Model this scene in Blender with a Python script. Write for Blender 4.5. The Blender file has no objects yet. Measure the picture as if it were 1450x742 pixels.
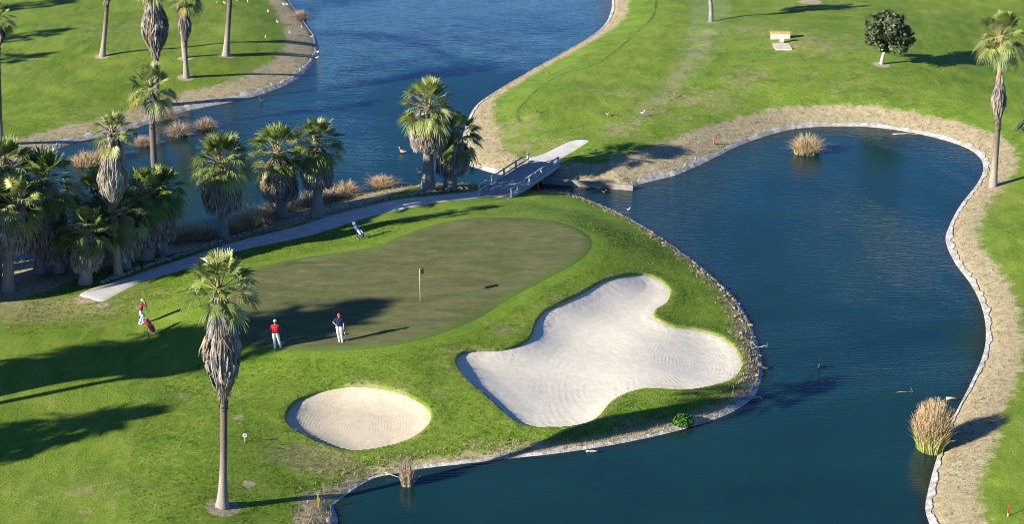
import bpy, bmesh, math, random
import numpy as np
from mathutils import Vector, Matrix, noise as mnoise

random.seed(7)
RNG = np.random.default_rng(7)
scene = bpy.context.scene
COL = scene.collection
R = math.radians

# ------------------------------------------------------------------ camera
W0, H0, FPX = 1450.0, 742.0, 2800.0
PITCH = R(20.0)
CAM = np.array([0.0, 0.0, 45.0])
FW = np.array([0.0, math.cos(PITCH), -math.sin(PITCH)])
UPV = np.array([0.0, math.sin(PITCH), math.cos(PITCH)])
RT = np.array([1.0, 0.0, 0.0])
SUN_AZ, SUN_EL = R(29.0), R(21.0)
SH = np.array([math.cos(SUN_AZ), math.sin(SUN_AZ)])      # direction shadows fall


def ray(u, v):
    d = FW + RT * (u - W0 / 2) / FPX - UPV * (v - H0 / 2) / FPX
    return d


def plane(u, v, z=0.0):
    d = ray(u, v)
    t = (z - CAM[2]) / d[2]
    return CAM + d * t


def at_depth(u, v, y):
    d = ray(u, v)
    t = (y - CAM[1]) / d[1]
    return CAM + d * t


def scale_at(p):
    return FPX / float(np.dot(np.asarray(p) - CAM, FW))      # px per metre


# ------------------------------------------------------------------ numeric helpers
def sstep(x, a=0.0, b=1.0):
    t = np.clip((x - a) / (b - a), 0, 1)
    return t * t * (3 - 2 * t)


def catmull(pts, closed=False, n=5):
    P = np.asarray(pts, float)
    N = len(P)
    out = []
    rng = range(N) if closed else range(N - 1)
    for i in rng:
        if closed:
            p0, p1, p2, p3 = P[(i - 1) % N], P[i], P[(i + 1) % N], P[(i + 2) % N]
        else:
            p0, p1, p2, p3 = P[max(i - 1, 0)], P[i], P[i + 1], P[min(i + 2, N - 1)]
        for k in range(n):
            t = k / n
            out.append(0.5 * ((2 * p1) + (-p0 + p2) * t + (2 * p0 - 5 * p1 + 4 * p2 - p3) * t * t
                              + (-p0 + 3 * p1 - 3 * p2 + p3) * t ** 3))
    if not closed:
        out.append(P[-1])
    return np.array(out)


def poly_sdf(px, py, poly, extra=None):
    """signed distance (+ inside) from points to a closed polygon; optionally a value carried from its nearest edge"""
    px = px.ravel(); py = py.ravel()
    A = poly[:, :2]; B = np.roll(A, -1, 0)
    best = np.full(px.shape, 1e18)
    inside = np.zeros(px.shape, bool)
    val = None if extra is None else np.zeros((px.size, extra.shape[1]))
    E2 = None if extra is None else np.roll(extra, -1, 0)
    for i in range(len(A)):
        ax, ay = A[i]; bx, by = B[i]
        ex, ey = bx - ax, by - ay
        L = ex * ex + ey * ey
        if L < 1e-12:
            continue
        wx, wy = px - ax, py - ay
        t = np.clip((wx * ex + wy * ey) / L, 0, 1)
        dx, dy = wx - ex * t, wy - ey * t
        d = dx * dx + dy * dy
        m = d < best
        best = np.where(m, d, best)
        if extra is not None:
            tv = t[m][:, None]
            val[m] = extra[i] * (1 - tv) + E2[i] * tv
        c = (ay > py) != (by > py)
        if abs(ey) > 1e-12:
            inside ^= c & (px < ex * (py - ay) / ey + ax)
    sd = np.sqrt(best) * np.where(inside, 1, -1)
    return sd if extra is None else (sd, val)


class Field:
    def __init__(s, x0, x1, y0, y1, h):
        s.x0, s.y0, s.h = x0, y0, h
        s.nx = int((x1 - x0) / h) + 2; s.ny = int((y1 - y0) / h) + 2
        gx, gy = np.meshgrid(x0 + h * np.arange(s.nx), y0 + h * np.arange(s.ny))
        s.gx, s.gy = gx, gy
        s.v = None

    def set(s, a):
        s.v = a.reshape(s.ny, s.nx)
        return s

    def like(s, a):
        f = object.__new__(Field); f.x0, f.y0, f.h, f.nx, f.ny = s.x0, s.y0, s.h, s.nx, s.ny
        f.gx, f.gy = s.gx, s.gy
        return f.set(a)

    def __call__(s, x, y):
        fx = np.clip((np.asarray(x, float) - s.x0) / s.h, 0, s.nx - 1.001)
        fy = np.clip((np.asarray(y, float) - s.y0) / s.h, 0, s.ny - 1.001)
        i = fx.astype(int); j = fy.astype(int)
        a = fx - i; b = fy - j
        v = s.v
        return (v[j, i] * (1 - a) * (1 - b) + v[j, i + 1] * a * (1 - b) + v[j + 1, i] * (1 - a) * b + v[j + 1, i + 1] * a * b)


# ------------------------------------------------------------------ outlines traced as ground positions
# (u, v, dry bank width m, liner width m)
L1 = [(-260, 310, 3, .8), (-120, 270, 3, .8), (0, 241, 3, .8), (50, 223, 3, 1.0), (100, 203, 2.6, 1.0), (150, 191, 2.4, 1.0),
      (190, 181, 2.4, 1.1), (230, 168, 2.6, 1.2), (265, 156, 2.8, 1.3), (330, 143, 3, 1.3), (375, 131, 3.2, 1.3), (415, 114, 3.4, 1.2), (440, 95, 3.2, .9),
      (450, 74, 3.0, .6), (446, 52, 2.8, .45), (434, 34, 2.6, .3), (420, 16, 2.4, .2), (405, -6, 2.4, .2), (385, -35, 2.4, .2), (340, -70, 2, .2)]
L2 = [(820, -75, 1.5, .3), (850, -40, 1.5, .35), (866, -8, 1.6, .4), (866, 16, 1.7, .45), (850, 42, 1.6, .4), (800, 73, 1.4, .4), (750, 101, 1.4, .4),
      (700, 131, 1.4, .45), (674, 151, 1.6, .5), (660, 180, 2.4, .5), (655, 212, 3, .6), (662, 231, 3, 1.0), (690, 242, 3, 1.0), (712, 247, 2.5, .6),
      (745, 250, 2.5, .2), (770, 257, 2.6, .1), (800, 260, 3, .1), (850, 264, 3.4, .1), (893, 267, 3.6, .2), (903, 261, 4, .9), (930, 254, 4, 1.0), (960, 246, 4, 1.0),
      (1000, 228, 3.6, 1.0), (1018, 219, 3.4, .3), (1040, 208, 3.2, .8), (1080, 193, 2.8, 1.0), (1130, 181, 2.6, 1.0), (1200, 178, 2.6, .9), (1260, 182, 2.8, .8),
      (1320, 193, 2.8, .8), (1365, 207, 2.8, .8), (1388, 222, 2.6, .8), (1394, 240, 2.3, .7), (1384, 262, 2.2, .6), (1362, 290, 2.0, .55), (1346, 320, 2.0, .55),
      (1341, 342, 2.0, .6), (1354, 372, 2.0, .65), (1376, 402, 2.0, .6), (1391, 432, 2.0, .5), (1398, 465, 2.0, .5), (1395, 500, 2.2, .45),
      (1376, 545, 2.4, .3), (1352, 592, 2.6, .12), (1332, 640, 2.6, .35), (1318, 690, 2.5, .5), (1313, 722, 2.5, .5), (1322, 752, 2.5, .5), (1345, 820, 2.5, .5), (1380, 900, 2.5, .4)]
L3 = [(-400, 470, 7, .2), (-200, 422, 8, .2), (-50, 388, 9, .2), (60, 365, 8, .2), (150, 352, 6, .2), (240, 340, 5, .2), (300, 327, 4.5, .2), (360, 314, 4.5, .25), (420, 299, 4.5, .3),
      (470, 286, 4, .3), (510, 277, 3.2, .3), (560, 268, 1.5, .3), (600, 263, 1.2, .3), (640, 261, 1.2, .3), (675, 262, 1.2, .2), (700, 268, .8, .1), (728, 272, .5, .05),
      (757, 270, .4, .05), (790, 272, .5, .15), (830, 283, .6, .3), (880, 304, .7, .35), (930, 333, .7, .35), (980, 369, .8, .3), (1010, 394, .8, .4), (1036, 418, .9, .4),
      (1058, 452, 1.1, .35), (1072, 490, 1.1, .3), (1078, 525, .9, .3), (1071, 552, .9, .5), (1058, 569, .9, .8), (1020, 590, .8, .55), (960, 609, .8, .4), (880, 627, .7, .3),
      (800, 640, .7, .28), (720, 649, .7, .28), (650, 657, .6, .3), (590, 664, .6, .28), (560, 670, .7, .08), (530, 676, .5, .03), (508, 687, .5, .18), (492, 698, .6, .03), (478, 709, 1.2, .05),
      (470, 719, 1.7, .2), (476, 736, 2.0, .7), (470, 762, 2, .6), (450, 830, 2, .5), (430, 920, 2, .5)]


def shore(L):
    P = np.array([[*plane(u, v, 0)[:2], a, b] for u, v, a, b in L])
    return catmull(P, False, 5)


S1, S2, S3 = shore(L1), shore(L2), shore(L3)


def closed(S, far):
    F = np.array([[x, y, 2.5, .3] for x, y in far], float)
    return np.vstack([S, F])


P1 = closed(S1, [(-60, 330), (-60, 3000), (-3000, 3000), (-3000, 160)])
P2 = closed(S2, [(20, 5), (3000, 5), (3000, 3000), (10, 3000), (20, 330)])
P3 = closed(S3, [(-8, 40), (-8, 5), (-3000, 5), (-3000, 120)])

S2[:, 2] *= .85
for i_ in range(len(S2)):
    if S2[i_, 0] > 22 and S2[i_, 1] < 150: S2[i_, 2] *= .74
    elif S2[i_, 0] > 2: S2[i_, 2] *= .78
F0 = Field(-95, 95, 60, 250, 0.35)
sds = [poly_sdf(F0.gx, F0.gy, P, P[:, 2:4]) for P in (P1, P2, P3)]
allsd = np.stack([s[0] for s in sds])
idx = allsd.argmax(0)
land = allsd.max(0)
bankw = np.take_along_axis(np.stack([s[1][:, 0] for s in sds]), idx[None], 0)[0]
SD = F0.like(land)
BANK = F0.like(bankw)
ISL = F0.like(allsd[2])


def wp(pts, z):
    return np.array([plane(u, v, z)[:2] for u, v in pts])


GREEN_PX = [(400, 493), (470, 493), (540, 490), (600, 478), (660, 455), (720, 421), (770, 395), (815, 370), (838, 346), (832, 328), (802, 313), (760, 305),
            (700, 303), (650, 307), (600, 318), (560, 334), (535, 346), (490, 353), (430, 360), (385, 370), (348, 381), (322, 405), (312, 440), (322, 470), (350, 487)]
GREEN = catmull(wp(GREEN_PX, 2.1), True, 5)
GSD = F0.like(poly_sdf(F0.gx, F0.gy, GREEN))

_ph = RNG.uniform(0, 6.28, 12)


def undul(x, y):
    return (0.10 * np.sin(x * .31 + _ph[0] + .8 * np.sin(y * .11)) * np.sin(y * .27 + _ph[1]) + 0.06 * np.sin(x * .63 + y * .41 + _ph[2]) * np.sin(y * .57 - x * .3 + _ph[3]))


HILLS = [(*plane(1150, 70, 1.5)[:2], 14, 17, 1.5), (*plane(1000, 130, 1.5)[:2], 9, 12, .35), (*plane(820, 120, 1.5)[:2], 8, 14, .3), (*plane(150, 60, 1.5)[:2], 14, 18, .5),
         (*plane(340, 600, 1.5)[:2], 4.5, 6, .25), (*plane(640, 560, 1.5)[:2], 4, 5, .35)]


def Hbase(x, y):
    sd = SD(x, y)
    z = np.where(sd < 0, np.maximum(sd * .5, -1.2), .56 * (1 - np.exp(-np.maximum(sd, 0) / 1.1)))
    z = z + .55 * sstep(sd, .8, 8.0)
    m = sstep(GSD(x, y), -6.0, 1.0) * .85
    z = z + m
    for hx, hy, sx, sy, a in HILLS:
        z = z + a * np.exp(-((x - hx) / sx) ** 2 - ((y - hy) / sy) ** 2) * sstep(sd, 0.5, 4)
    z = z + undul(x, y) * sstep(sd, .8, 4.0) * (1 - .7 * sstep(GSD(x, y), -1, 1))
    return z


def hit(u, v, fn=None):
    fn = fn or Hbase
    d = ray(u, v)
    t0 = (6.0 - CAM[2]) / d[2]; t1 = (-.3 - CAM[2]) / d[2]
    ts = np.linspace(t0, t1, 160)
    P = CAM[None] + d[None] * ts[:, None]
    below = P[:, 2] < np.maximum(fn(P[:, 0], P[:, 1]), 0)
    k = int(np.argmax(below)) if below.any() else len(ts) - 1
    a, b = ts[max(k - 1, 0)], ts[k]
    for _ in range(18):
        m = (a + b) / 2
        p = CAM + d * m
        if p[2] < max(float(fn(p[0], p[1])), 0):
            b = m
        else:
            a = m
    return CAM + d * b


def hp(pts):
    return np.array([hit(u, v)[:2] for u, v in pts])


B1_PX = [(404, 590), (411, 576), (425, 565), (463, 551), (505, 546), (556, 552), (593, 567), (610, 583), (606, 602), (581, 621), (539, 634), (497, 638), (463, 630), (425, 613), (410, 603)]
B2_PX = [(646, 515), (651, 502), (673, 496), (707, 495), (732, 489), (751, 477), (758, 458), (768, 443), (787, 432), (820, 416), (850, 399), (880, 390), (910, 388), (935, 396), (949, 410),
         (945, 427), (928, 439), (929, 450), (947, 460), (983, 466), (1015, 474), (1038, 489), (1051, 511), (1045, 529), (1025, 542), (983, 551), (950, 551), (918, 550), (892, 555), (868, 567), (850, 587), (835, 597),
         (804, 604), (753, 604), (724, 592), (694, 565), (666, 541)]
B1 = catmull(hp(B1_PX), True, 5)
B2 = catmull(hp(B2_PX), True, 5)


def local_field(poly, h, m=4.0):
    f = Field(poly[:, 0].min() - m, poly[:, 0].max() + m, poly[:, 1].min() - m, poly[:, 1].max() + m, h)
    return f.set(poly_sdf(f.gx, f.gy, poly))


B1SD = local_field(B1, .12); B2SD = local_field(B2, .14)
PATH_PX = [(112, 418), (130, 409), (145, 404), (189, 390), (236, 374), (303, 352), (370, 333), (430, 318), (480, 303), (547, 286), (632, 275), (675, 270), (700, 268),
           (722, 274), (679, 280), (632, 285), (547, 301), (480, 321), (400, 342), (330, 358), (269, 379), (202, 399), (172, 413), (145, 427), (128, 423)]
PATH2_PX = [(744, 227), (769, 218), (792, 207), (815, 198), (834, 199), (820, 209), (798, 222), (782, 233)]
PA = catmull(hp(PATH_PX), True, 4)
PA2 = catmull(hp(PATH2_PX), True, 4)
PASD = local_field(PA, .2); PA2SD = local_field(PA2, .2)
FAIR_PX = {'a': [(-400, 830), (190, 800), (190, 742), (190, 660), (200, 600), (240, 548), (300, 505), (330, 470), (300, 440), (240, 435), (170, 450), (80, 470), (-50, 480), (-400, 560)],
           'b': [(1000, -60), (932, -5), (925, 25), (890, 60), (850, 90), (790, 106), (740, 148), (733, 168), (780, 176), (860, 176), (940, 160), (1000, 120), (1040, 60), (1050, -60)],
           'c': [(1290, -60), (1292, 60), (1300, 105), (1350, 138), (1500, 180), (1700, 200), (1700, -60)],
           'd': [(1418, 240), (1408, 320), (1412, 400), (1445, 470), (1436, 520), (1412, 590), (1396, 660), (1392, 742), (1400, 830), (1800, 830), (1700, 240)],
           'e': [(-300, 190), (0, 165), (130, 150), (220, 128), (320, 108), (370, 90), (392, 60), (385, 30), (362, 0), (340, -60), (-300, -60)]}
fairs = np.max(np.stack([poly_sdf(F0.gx, F0.gy, catmull(hp(q), True, 3)) for q in FAIR_PX.values()]), 0)
FAIR = F0.like(fairs)


def Hground(x, y):
    z = Hbase(x, y)
    for f in (B1SD, B2SD):
        inb = (x > f.x0) & (x < f.x0 + f.h * (f.nx - 2)) & (y > f.y0) & (y < f.y0 + f.h * (f.ny - 2))
        sd = np.where(inb, f(x, y), -9)
        z = z + .055 * np.exp(-((sd + .35) / .55) ** 2) - 1.0 * np.clip(sd / .32, 0, 1)
    return z


def Hsand(f, x, y):
    sd = f(x, y)
    return Hbase(x, y) - .19 - .13 * sstep(sd, 0, 2.2) + .10 * sstep(-sd, -1.0, .2)


# ------------------------------------------------------------------ object helpers
def tag(o, label=None, cat=None, group=None, kind=None):
    if label: o['label'] = label
    if cat: o['category'] = cat
    if group: o['group'] = group
    if kind: o['kind'] = kind
    return o


def empty(name, loc, label, cat, group=None, rz=0.0):
    o = bpy.data.objects.new(name, None)
    o.empty_display_size = .3
    o.location = [float(c) for c in loc]; o.rotation_euler = (0, 0, rz)
    COL.objects.link(o)
    return tag(o, label, cat, group)


class MB:
    def __init__(s):
        s.v = []; s.f = []; s.m = []; s.n = 0

    def add(s, verts, faces, mat=0):
        verts = np.asarray(verts, float).reshape(-1, 3)
        s.v.append(verts)
        for f in faces:
            s.f.append([i + s.n for i in f]); s.m.append(mat)
        s.n += len(verts)
        return s

    def box(s, c, size, rot=None, mat=0, bevel=0.0):
        c = np.asarray(c, float); h = np.asarray(size, float) / 2
        if bevel <= 0:
            V = np.array([[x, y, z] for x in (-1, 1) for y in (-1, 1) for z in (-1, 1)], float) * h
            F = [(0, 1, 3, 2), (4, 6, 7, 5), (0, 4, 5, 1), (2, 3, 7, 6), (0, 2, 6, 4), (1, 5, 7, 3)]
        else:
            bm = bmesh.new(); bmesh.ops.create_cube(bm, size=1.0)
            for q in bm.verts: q.co = Vector((q.co.x * h[0] * 2, q.co.y * h[1] * 2, q.co.z * h[2] * 2))
            bmesh.ops.bevel(bm, geom=bm.edges[:], offset=bevel, segments=2, affect='EDGES', profile=.5)
            bm.verts.index_update()
            V = np.array([q.co[:] for q in bm.verts]); F = [[q.index for q in f.verts] for f in bm.faces]; bm.free()
        if rot is not None:
            V = V @ np.array(rot).T
        return s.add(V + c, F, mat)

    def tube(s, pts, rad, n=8, mat=0, cap=True):
        P = np.asarray(pts, float); rad = np.broadcast_to(np.asarray(rad, float), (len(P),))
        T = np.gradient(P, axis=0); T /= np.linalg.norm(T, axis=1)[:, None] + 1e-12
        ref = np.array([0, 0, 1.]) if abs(T[0][2]) < .9 else np.array([1., 0, 0])
        V = []
        a = np.arange(n) * 2 * math.pi / n
        for p, t, r in zip(P, T, rad):
            x = np.cross(ref, t); x /= np.linalg.norm(x) + 1e-12; y = np.cross(t, x)
            V.append(p + r * (np.cos(a)[:, None] * x + np.sin(a)[:, None] * y))
        V = np.concatenate(V)
        F = []
        for i in range(len(P) - 1):
            for k in range(n):
                F.append((i * n + k, i * n + (k + 1) % n, (i + 1) * n + (k + 1) % n, (i + 1) * n + k))
        if cap:
            F.append(tuple(range(n))[::-1]); F.append(tuple((len(P) - 1) * n + k for k in range(n)))
        return s.add(V, F, mat)

    def sphere(s, c, r, nu=10, nv=7, mat=0, rot=None):
        r = np.broadcast_to(np.asarray(r, float), (3,))
        V = [(0, 0, 1)]
        for j in range(1, nv):
            th = math.pi * j / nv
            for i in range(nu):
                ph = 2 * math.pi * i / nu
                V.append((math.sin(th) * math.cos(ph), math.sin(th) * math.sin(ph), math.cos(th)))
        V.append((0, 0, -1))
        V = np.array(V) * r
        if rot is not None: V = V @ np.array(rot).T
        F = [(0, 1 + i, 1 + (i + 1) % nu) for i in range(nu)]
        for j in range(nv - 2):
            for i in range(nu):
                a = 1 + j * nu
                F.append((a + i, a + nu + i, a + nu + (i + 1) % nu, a + (i + 1) % nu))
        l = len(V) - 1; a = 1 + (nv - 2) * nu
        F += [(l, a + (i + 1) % nu, a + i) for i in range(nu)]
        return s.add(V + np.asarray(c, float), F, mat)

    def capsule(s, a, b, ra, rb, n=10):
        a = np.asarray(a, float); b = np.asarray(b, float)
        s.sphere(a, ra, n, 7); s.sphere(b, rb, n, 7)
        if np.linalg.norm(b - a) > 1e-5:
            s.tube([a, b], [ra, rb], n)
        return s

    def build(s, name, mats, parent=None, smooth=True, loc=None):
        me = bpy.data.meshes.new(name)
        V = np.concatenate(s.v) if s.v else np.zeros((0, 3))
        me.from_pydata(V.tolist(), [], s.f)
        if not isinstance(mats, (list, tuple)): mats = [mats]
        for m in mats: me.materials.append(m)
        me.polygons.foreach_set('material_index', s.m)
        if smooth: me.polygons.foreach_set('use_smooth', [True] * len(me.polygons))
        me.update()
        o = bpy.data.objects.new(name, me)
        COL.objects.link(o)
        if parent is not None: o.parent = parent
        if loc is not None: o.location = [float(c) for c in loc]
        return o


def remesh(o, voxel, smooth=2):
    m = o.modifiers.new('r', 'REMESH'); m.mode = 'VOXEL'; m.voxel_size = voxel; m.use_smooth_shade = True
    if smooth:
        q = o.modifiers.new('s', 'SMOOTH'); q.iterations = smooth; q.factor = .5
    dg = bpy.context.evaluated_depsgraph_get(); dg.update()
    me = bpy.data.meshes.new_from_object(o.evaluated_get(dg))
    o.modifiers.clear(); old = o.data; mats = list(old.materials); o.data = me; me.name = old.name
    if not me.materials:
        for k in mats: me.materials.append(k)
    me.polygons.foreach_set('use_smooth', [True] * len(me.polygons))
    return o


def copy_tree(o, parent=None):
    c = o.copy(); COL.objects.link(c); c.parent = parent
    for ch in list(o.children): copy_tree(ch, c)
    return c


def fast_mesh(name, V, quads, mat, attrs=None, smooth=True, mat_idx=None):
    me = bpy.data.meshes.new(name)
    V = np.asarray(V, np.float32); quads = np.asarray(quads, np.int32)
    k = quads.shape[1]
    me.vertices.add(len(V)); me.vertices.foreach_set('co', V.ravel())
    me.loops.add(quads.size); me.loops.foreach_set('vertex_index', quads.ravel())
    me.polygons.add(len(quads)); me.polygons.foreach_set('loop_start', np.arange(0, quads.size, k, dtype=np.int32))
    if smooth: me.polygons.foreach_set('use_smooth', np.ones(len(quads), bool))
    for m in (mat if isinstance(mat, (list, tuple)) else [mat]): me.materials.append(m)
    if mat_idx is not None: me.polygons.foreach_set('material_index', np.asarray(mat_idx, np.int32))
    for n, a in (attrs or {}).items():
        at = me.attributes.new(n, 'FLOAT', 'POINT'); at.data.foreach_set('value', np.asarray(a, np.float32).ravel())
    me.update(calc_edges=True)
    o = bpy.data.objects.new(name, me); COL.objects.link(o)
    return o


# ------------------------------------------------------------------ material helpers
class NT:
    def __init__(s, name):
        s.m = bpy.data.materials.new(name); s.m.use_nodes = True
        s.t = s.m.node_tree; s.t.nodes.clear()
        s.out = s.t.nodes.new('ShaderNodeOutputMaterial')

    def n(s, typ, **kw):
        q = s.t.nodes.new('ShaderNode' + typ)
        for k, v in kw.items(): setattr(q, k, v)
        return q

    def put(s, sock, v):
        if isinstance(v, bpy.types.NodeSocket): s.t.links.new(v, sock)
        elif v is not None:
            if sock.type == 'RGBA' and len(v) == 3: v = (*v, 1)
            sock.default_value = v

    def coord(s, kind='Object', scale=None, rot=None):
        c = s.n('TexCoord').outputs[kind]
        if scale is not None or rot is not None:
            mp = s.n('Mapping'); s.t.links.new(c, mp.inputs[0])
            if scale is not None: mp.inputs['Scale'].default_value = scale
            if rot is not None: mp.inputs['Rotation'].default_value = rot
            return mp.outputs[0]
        return c

    def noise(s, vec, scale, detail=4, rough=.55, dist=0, out='Fac'):
        q = s.n('TexNoise'); s.put(q.inputs['Vector'], vec)
        q.inputs['Scale'].default_value = scale; q.inputs['Detail'].default_value = detail
        q.inputs['Roughness'].default_value = rough; q.inputs['Distortion'].default_value = dist
        return q.outputs[out]

    def ramp(s, fac, stops, interp='LINEAR'):
        q = s.n('ValToRGB'); s.put(q.inputs[0], fac); cr = q.color_ramp; cr.interpolation = interp
        while len(cr.elements) > len(stops): cr.elements.remove(cr.elements[-1])
        while len(cr.elements) < len(stops): cr.elements.new(.5)
        for e, (p, c) in zip(cr.elements, stops):
            e.position = p; e.color = (*c, 1) if len(c) == 3 else c
        return q.outputs[0]

    def mix(s, f, a, b, mode='MIX'):
        q = s.n('Mix', data_type='RGBA', blend_type=mode)
        s.put(q.inputs[0], f); s.put(q.inputs[6], a); s.put(q.inputs[7], b)
        return q.outputs[2]

    def math(s, op, a, b=None, c=None, clamp=False):
        q = s.n('Math', operation=op, use_clamp=clamp)
        s.put(q.inputs[0], a)
        if b is not None: s.put(q.inputs[1], b)
        if c is not None: s.put(q.inputs[2], c)
        return q.outputs[0]

    def mask(s, x, lo, hi):
        q = s.n('MapRange', interpolation_type='SMOOTHSTEP'); s.put(q.inputs[0], x)
        q.inputs[1].default_value = lo; q.inputs[2].default_value = hi
        return q.outputs[0]

    def attr(s, n):
        return s.n('Attribute', attribute_name=n).outputs['Fac']

    def bump(s, h, strength, dist, normal=None):
        q = s.n('Bump'); s.put(q.inputs['Height'], h); q.inputs['Strength'].default_value = strength
        q.inputs['Distance'].default_value = dist
        if normal is not None: s.t.links.new(normal, q.inputs['Normal'])
        return q.outputs[0]

    def bsdf(s, col, rough=.8, normal=None, spec=.3, **kw):
        q = s.n('BsdfPrincipled'); s.put(q.inputs['Base Color'], col); s.put(q.inputs['Roughness'], rough)
        q.inputs['Specular IOR Level'].default_value = spec
        if normal is not None: s.t.links.new(normal, q.inputs['Normal'])
        for k, v in kw.items(): s.put(q.inputs[k.replace('_', ' ')], v)
        return q

    def done(s, shader):
        s.t.links.new(shader.outputs[0], s.out.inputs[0]); return s.m


def simple(name, col, rough=.7, var=.2, scale=8, spec=.3, bump=0, bscale=30, metallic=0.0):
    t = NT(name); c = t.coord('Object')
    nz = t.noise(c, scale, 5)
    a = tuple(x * (1 - var) for x in col); b = tuple(min(1, x * (1 + var)) for x in col)
    cc = t.ramp(nz, [(.3, a), (.7, b)])
    nm = t.bump(t.noise(c, bscale, 4), bump, .03) if bump else None
    return t.done(t.bsdf(cc, rough, nm, spec, Metallic=metallic))


def leafy(name, cols, scale=3.0, trans=.25, rough=.5, spec=.35):
    t = NT(name); c = t.coord('Object')
    cc = t.ramp(t.noise(c, scale, 3), [(.25 + .5 * i / max(1, len(cols) - 1), k) for i, k in enumerate(cols)])
    a = t.bsdf(cc, rough, None, spec)
    tr = t.n('BsdfTranslucent'); t.put(tr.inputs[0], t.mix(.5, cc, (.12, .16, .02)))
    mx = t.n('MixShader'); mx.inputs[0].default_value = trans
    t.t.links.new(a.outputs[0], mx.inputs[1]); t.t.links.new(tr.outputs[0], mx.inputs[2])
    return t.done(mx)


# ---- ground
def mat_ground():
    t = NT('turf'); c = t.coord('Object')
    big = t.noise(c, .09, 4, .55, .6); mid = t.noise(c, .5, 5, .6, .8); sm = t.noise(c, 3.2, 6, .68, .3); fine = t.noise(c, 11, 4, .7)
    cs = t.coord('Object', (1.0, .35, 1), (0, 0, R(25)))
    streak = t.noise(cs, 1.1, 5, .62, .5)
    v = t.math('ADD', t.math('MULTIPLY', mid, .45), t.math('MULTIPLY', sm, .40))
    v = t.math('ADD', v, t.math('MULTIPLY', fine, .18))
    rough = t.ramp(v, [(.32, (.046, .090, .010)), (.45, (.105, .182, .017)), (.55, (.160, .240, .025)), (.68, (.240, .270, .060))])
    vf = t.math('ADD', t.math('MULTIPLY', streak, .55), t.math('MULTIPLY', big, .28))
    vf = t.math('ADD', vf, t.math('MULTIPLY', sm, .17))
    fair = t.ramp(vf, [(.34, (.066, .135, .010)), (.45, (.118, .195, .016)), (.54, (.168, .232, .025)), (.66, (.245, .265, .052))])
    mw = t.n('TexWave', wave_type='BANDS', bands_direction='X', wave_profile='SIN'); t.t.links.new(t.coord('Object', None, (0, 0, R(-38))), mw.inputs[0])
    mw.inputs['Scale'].default_value = .085; mw.inputs['Distortion'].default_value = 1.2; mw.inputs['Detail'].default_value = 2
    fair = t.mix(t.math('MULTIPLY', mw.outputs['Fac'], .16), fair, (.052, .115, .012))
    fm = t.mask(t.math('ADD', t.attr('fair'), t.math('MULTIPLY', t.math('SUBTRACT', mid, .5), 1.6)), -.7, .7)
    col = t.mix(fm, rough, fair)
    # bright watered fringe round the putting surface
    fr = t.ramp(t.math('ADD', t.math('MULTIPLY', mid, .5), t.math('MULTIPLY', sm, .5)), [(.34, (.085, .165, .012)), (.52, (.145, .235, .018)), (.68, (.205, .265, .034))])
    col = t.mix(t.math('MULTIPLY', t.attr('fringe'), .85), col, fr)
    # dry, yellowed grass patches
    dry = t.mask(t.math('ADD', t.attr('dry'), t.math('MULTIPLY', t.math('SUBTRACT', t.noise(c, .9, 7, .70, .9), .5), 2.2)), .22, .74)
    col = t.mix(t.math('MULTIPLY', dry, .85), col, t.ramp(t.math('ADD', t.math('MULTIPLY', sm, .6), t.math('MULTIPLY', fine, .4)), [(.3, (.13, .125, .040)), (.5, (.27, .24, .105)), (.7, (.42, .36, .22))]))
    # dry bank
    sc = t.math('ADD', t.attr('soil'), t.math('MULTIPLY', t.math('SUBTRACT', t.noise(c, 1.1, 8, .72, .4), .5), 2.9))
    sm_ = t.mask(sc, -.35, .35)
    soil = t.ramp(t.math('ADD', t.math('MULTIPLY', t.noise(c, 2.3, 7, .72), .62), t.math('MULTIPLY', fine, .38)),
                  [(.28, (.15, .11, .058)), (.42, (.31, .25, .145)), (.55, (.43, .36, .22)), (.70, (.53, .455, .30))])
    weeds = t.mask(t.noise(c, 1.4, 7, .72, 1.0), .54, .66)
    soil = t.mix(t.math('MULTIPLY', weeds, .55), soil, (.085, .12, .028))
    col = t.mix(sm_, col, soil)
    # bare rings and worn turf
    dm = t.mask(t.math('ADD', t.attr('dirt'), t.math('MULTIPLY', t.math('SUBTRACT', t.noise(c, 4, 5, .7), .5), .35)), -.05, .07)
    col = t.mix(dm, col, t.ramp(fine, [(.3, (.28, .22, .15)), (.7, (.48, .41, .30))]))
    # mowing / wheel lines
    ln = t.mask(t.math('ABSOLUTE', t.attr('line')), .22, .05)
    col = t.mix(t.math('MULTIPLY', ln, t.mask(mid, .35, .55)), col, t.mix(.75, col, (.045, .07, .012)))
    wet = t.mask(t.attr('land'), .10, -.08)
    col = t.mix(wet, col, (.045, .045, .032))
    hh = t.math('ADD', t.math('MULTIPLY', sm, .5), t.math('MULTIPLY', fine, .4))
    b1 = t.bump(hh, .95, .16)
    b2 = t.bump(t.noise(c, 32, 3, .7), .6, .035, b1)
    return t.done(t.bsdf(col, .85, b2, .15))


def mat_green():
    t = NT('putting_turf'); c = t.coord('Object')
    cs = t.coord('Object', (.5, 1.3, 1), (0, 0, R(-24)))
    v = t.math('ADD', t.math('MULTIPLY', t.noise(cs, .9, 7, .66, .5), .68), t.math('MULTIPLY', t.noise(c, 1.6, 7, .7), .32))
    col = t.ramp(v, [(.32, (.066, .080, .026)), (.45, (.094, .105, .036)), (.55, (.124, .126, .048)), (.68, (.180, .165, .078))])
    # collar: slightly greener at the rim
    rm = t.math('ADD', t.attr('rim'), t.math('MULTIPLY', t.math('SUBTRACT', t.noise(c, 2.5, 6, .7), .5), .9))
    col = t.mix(t.mask(rm, .85, .0), col, (.092, .150, .028))
    b = t.bump(t.noise(c, 30, 3, .7), .35, .02)
    return t.done(t.bsdf(col, .85, b, .15))


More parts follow.
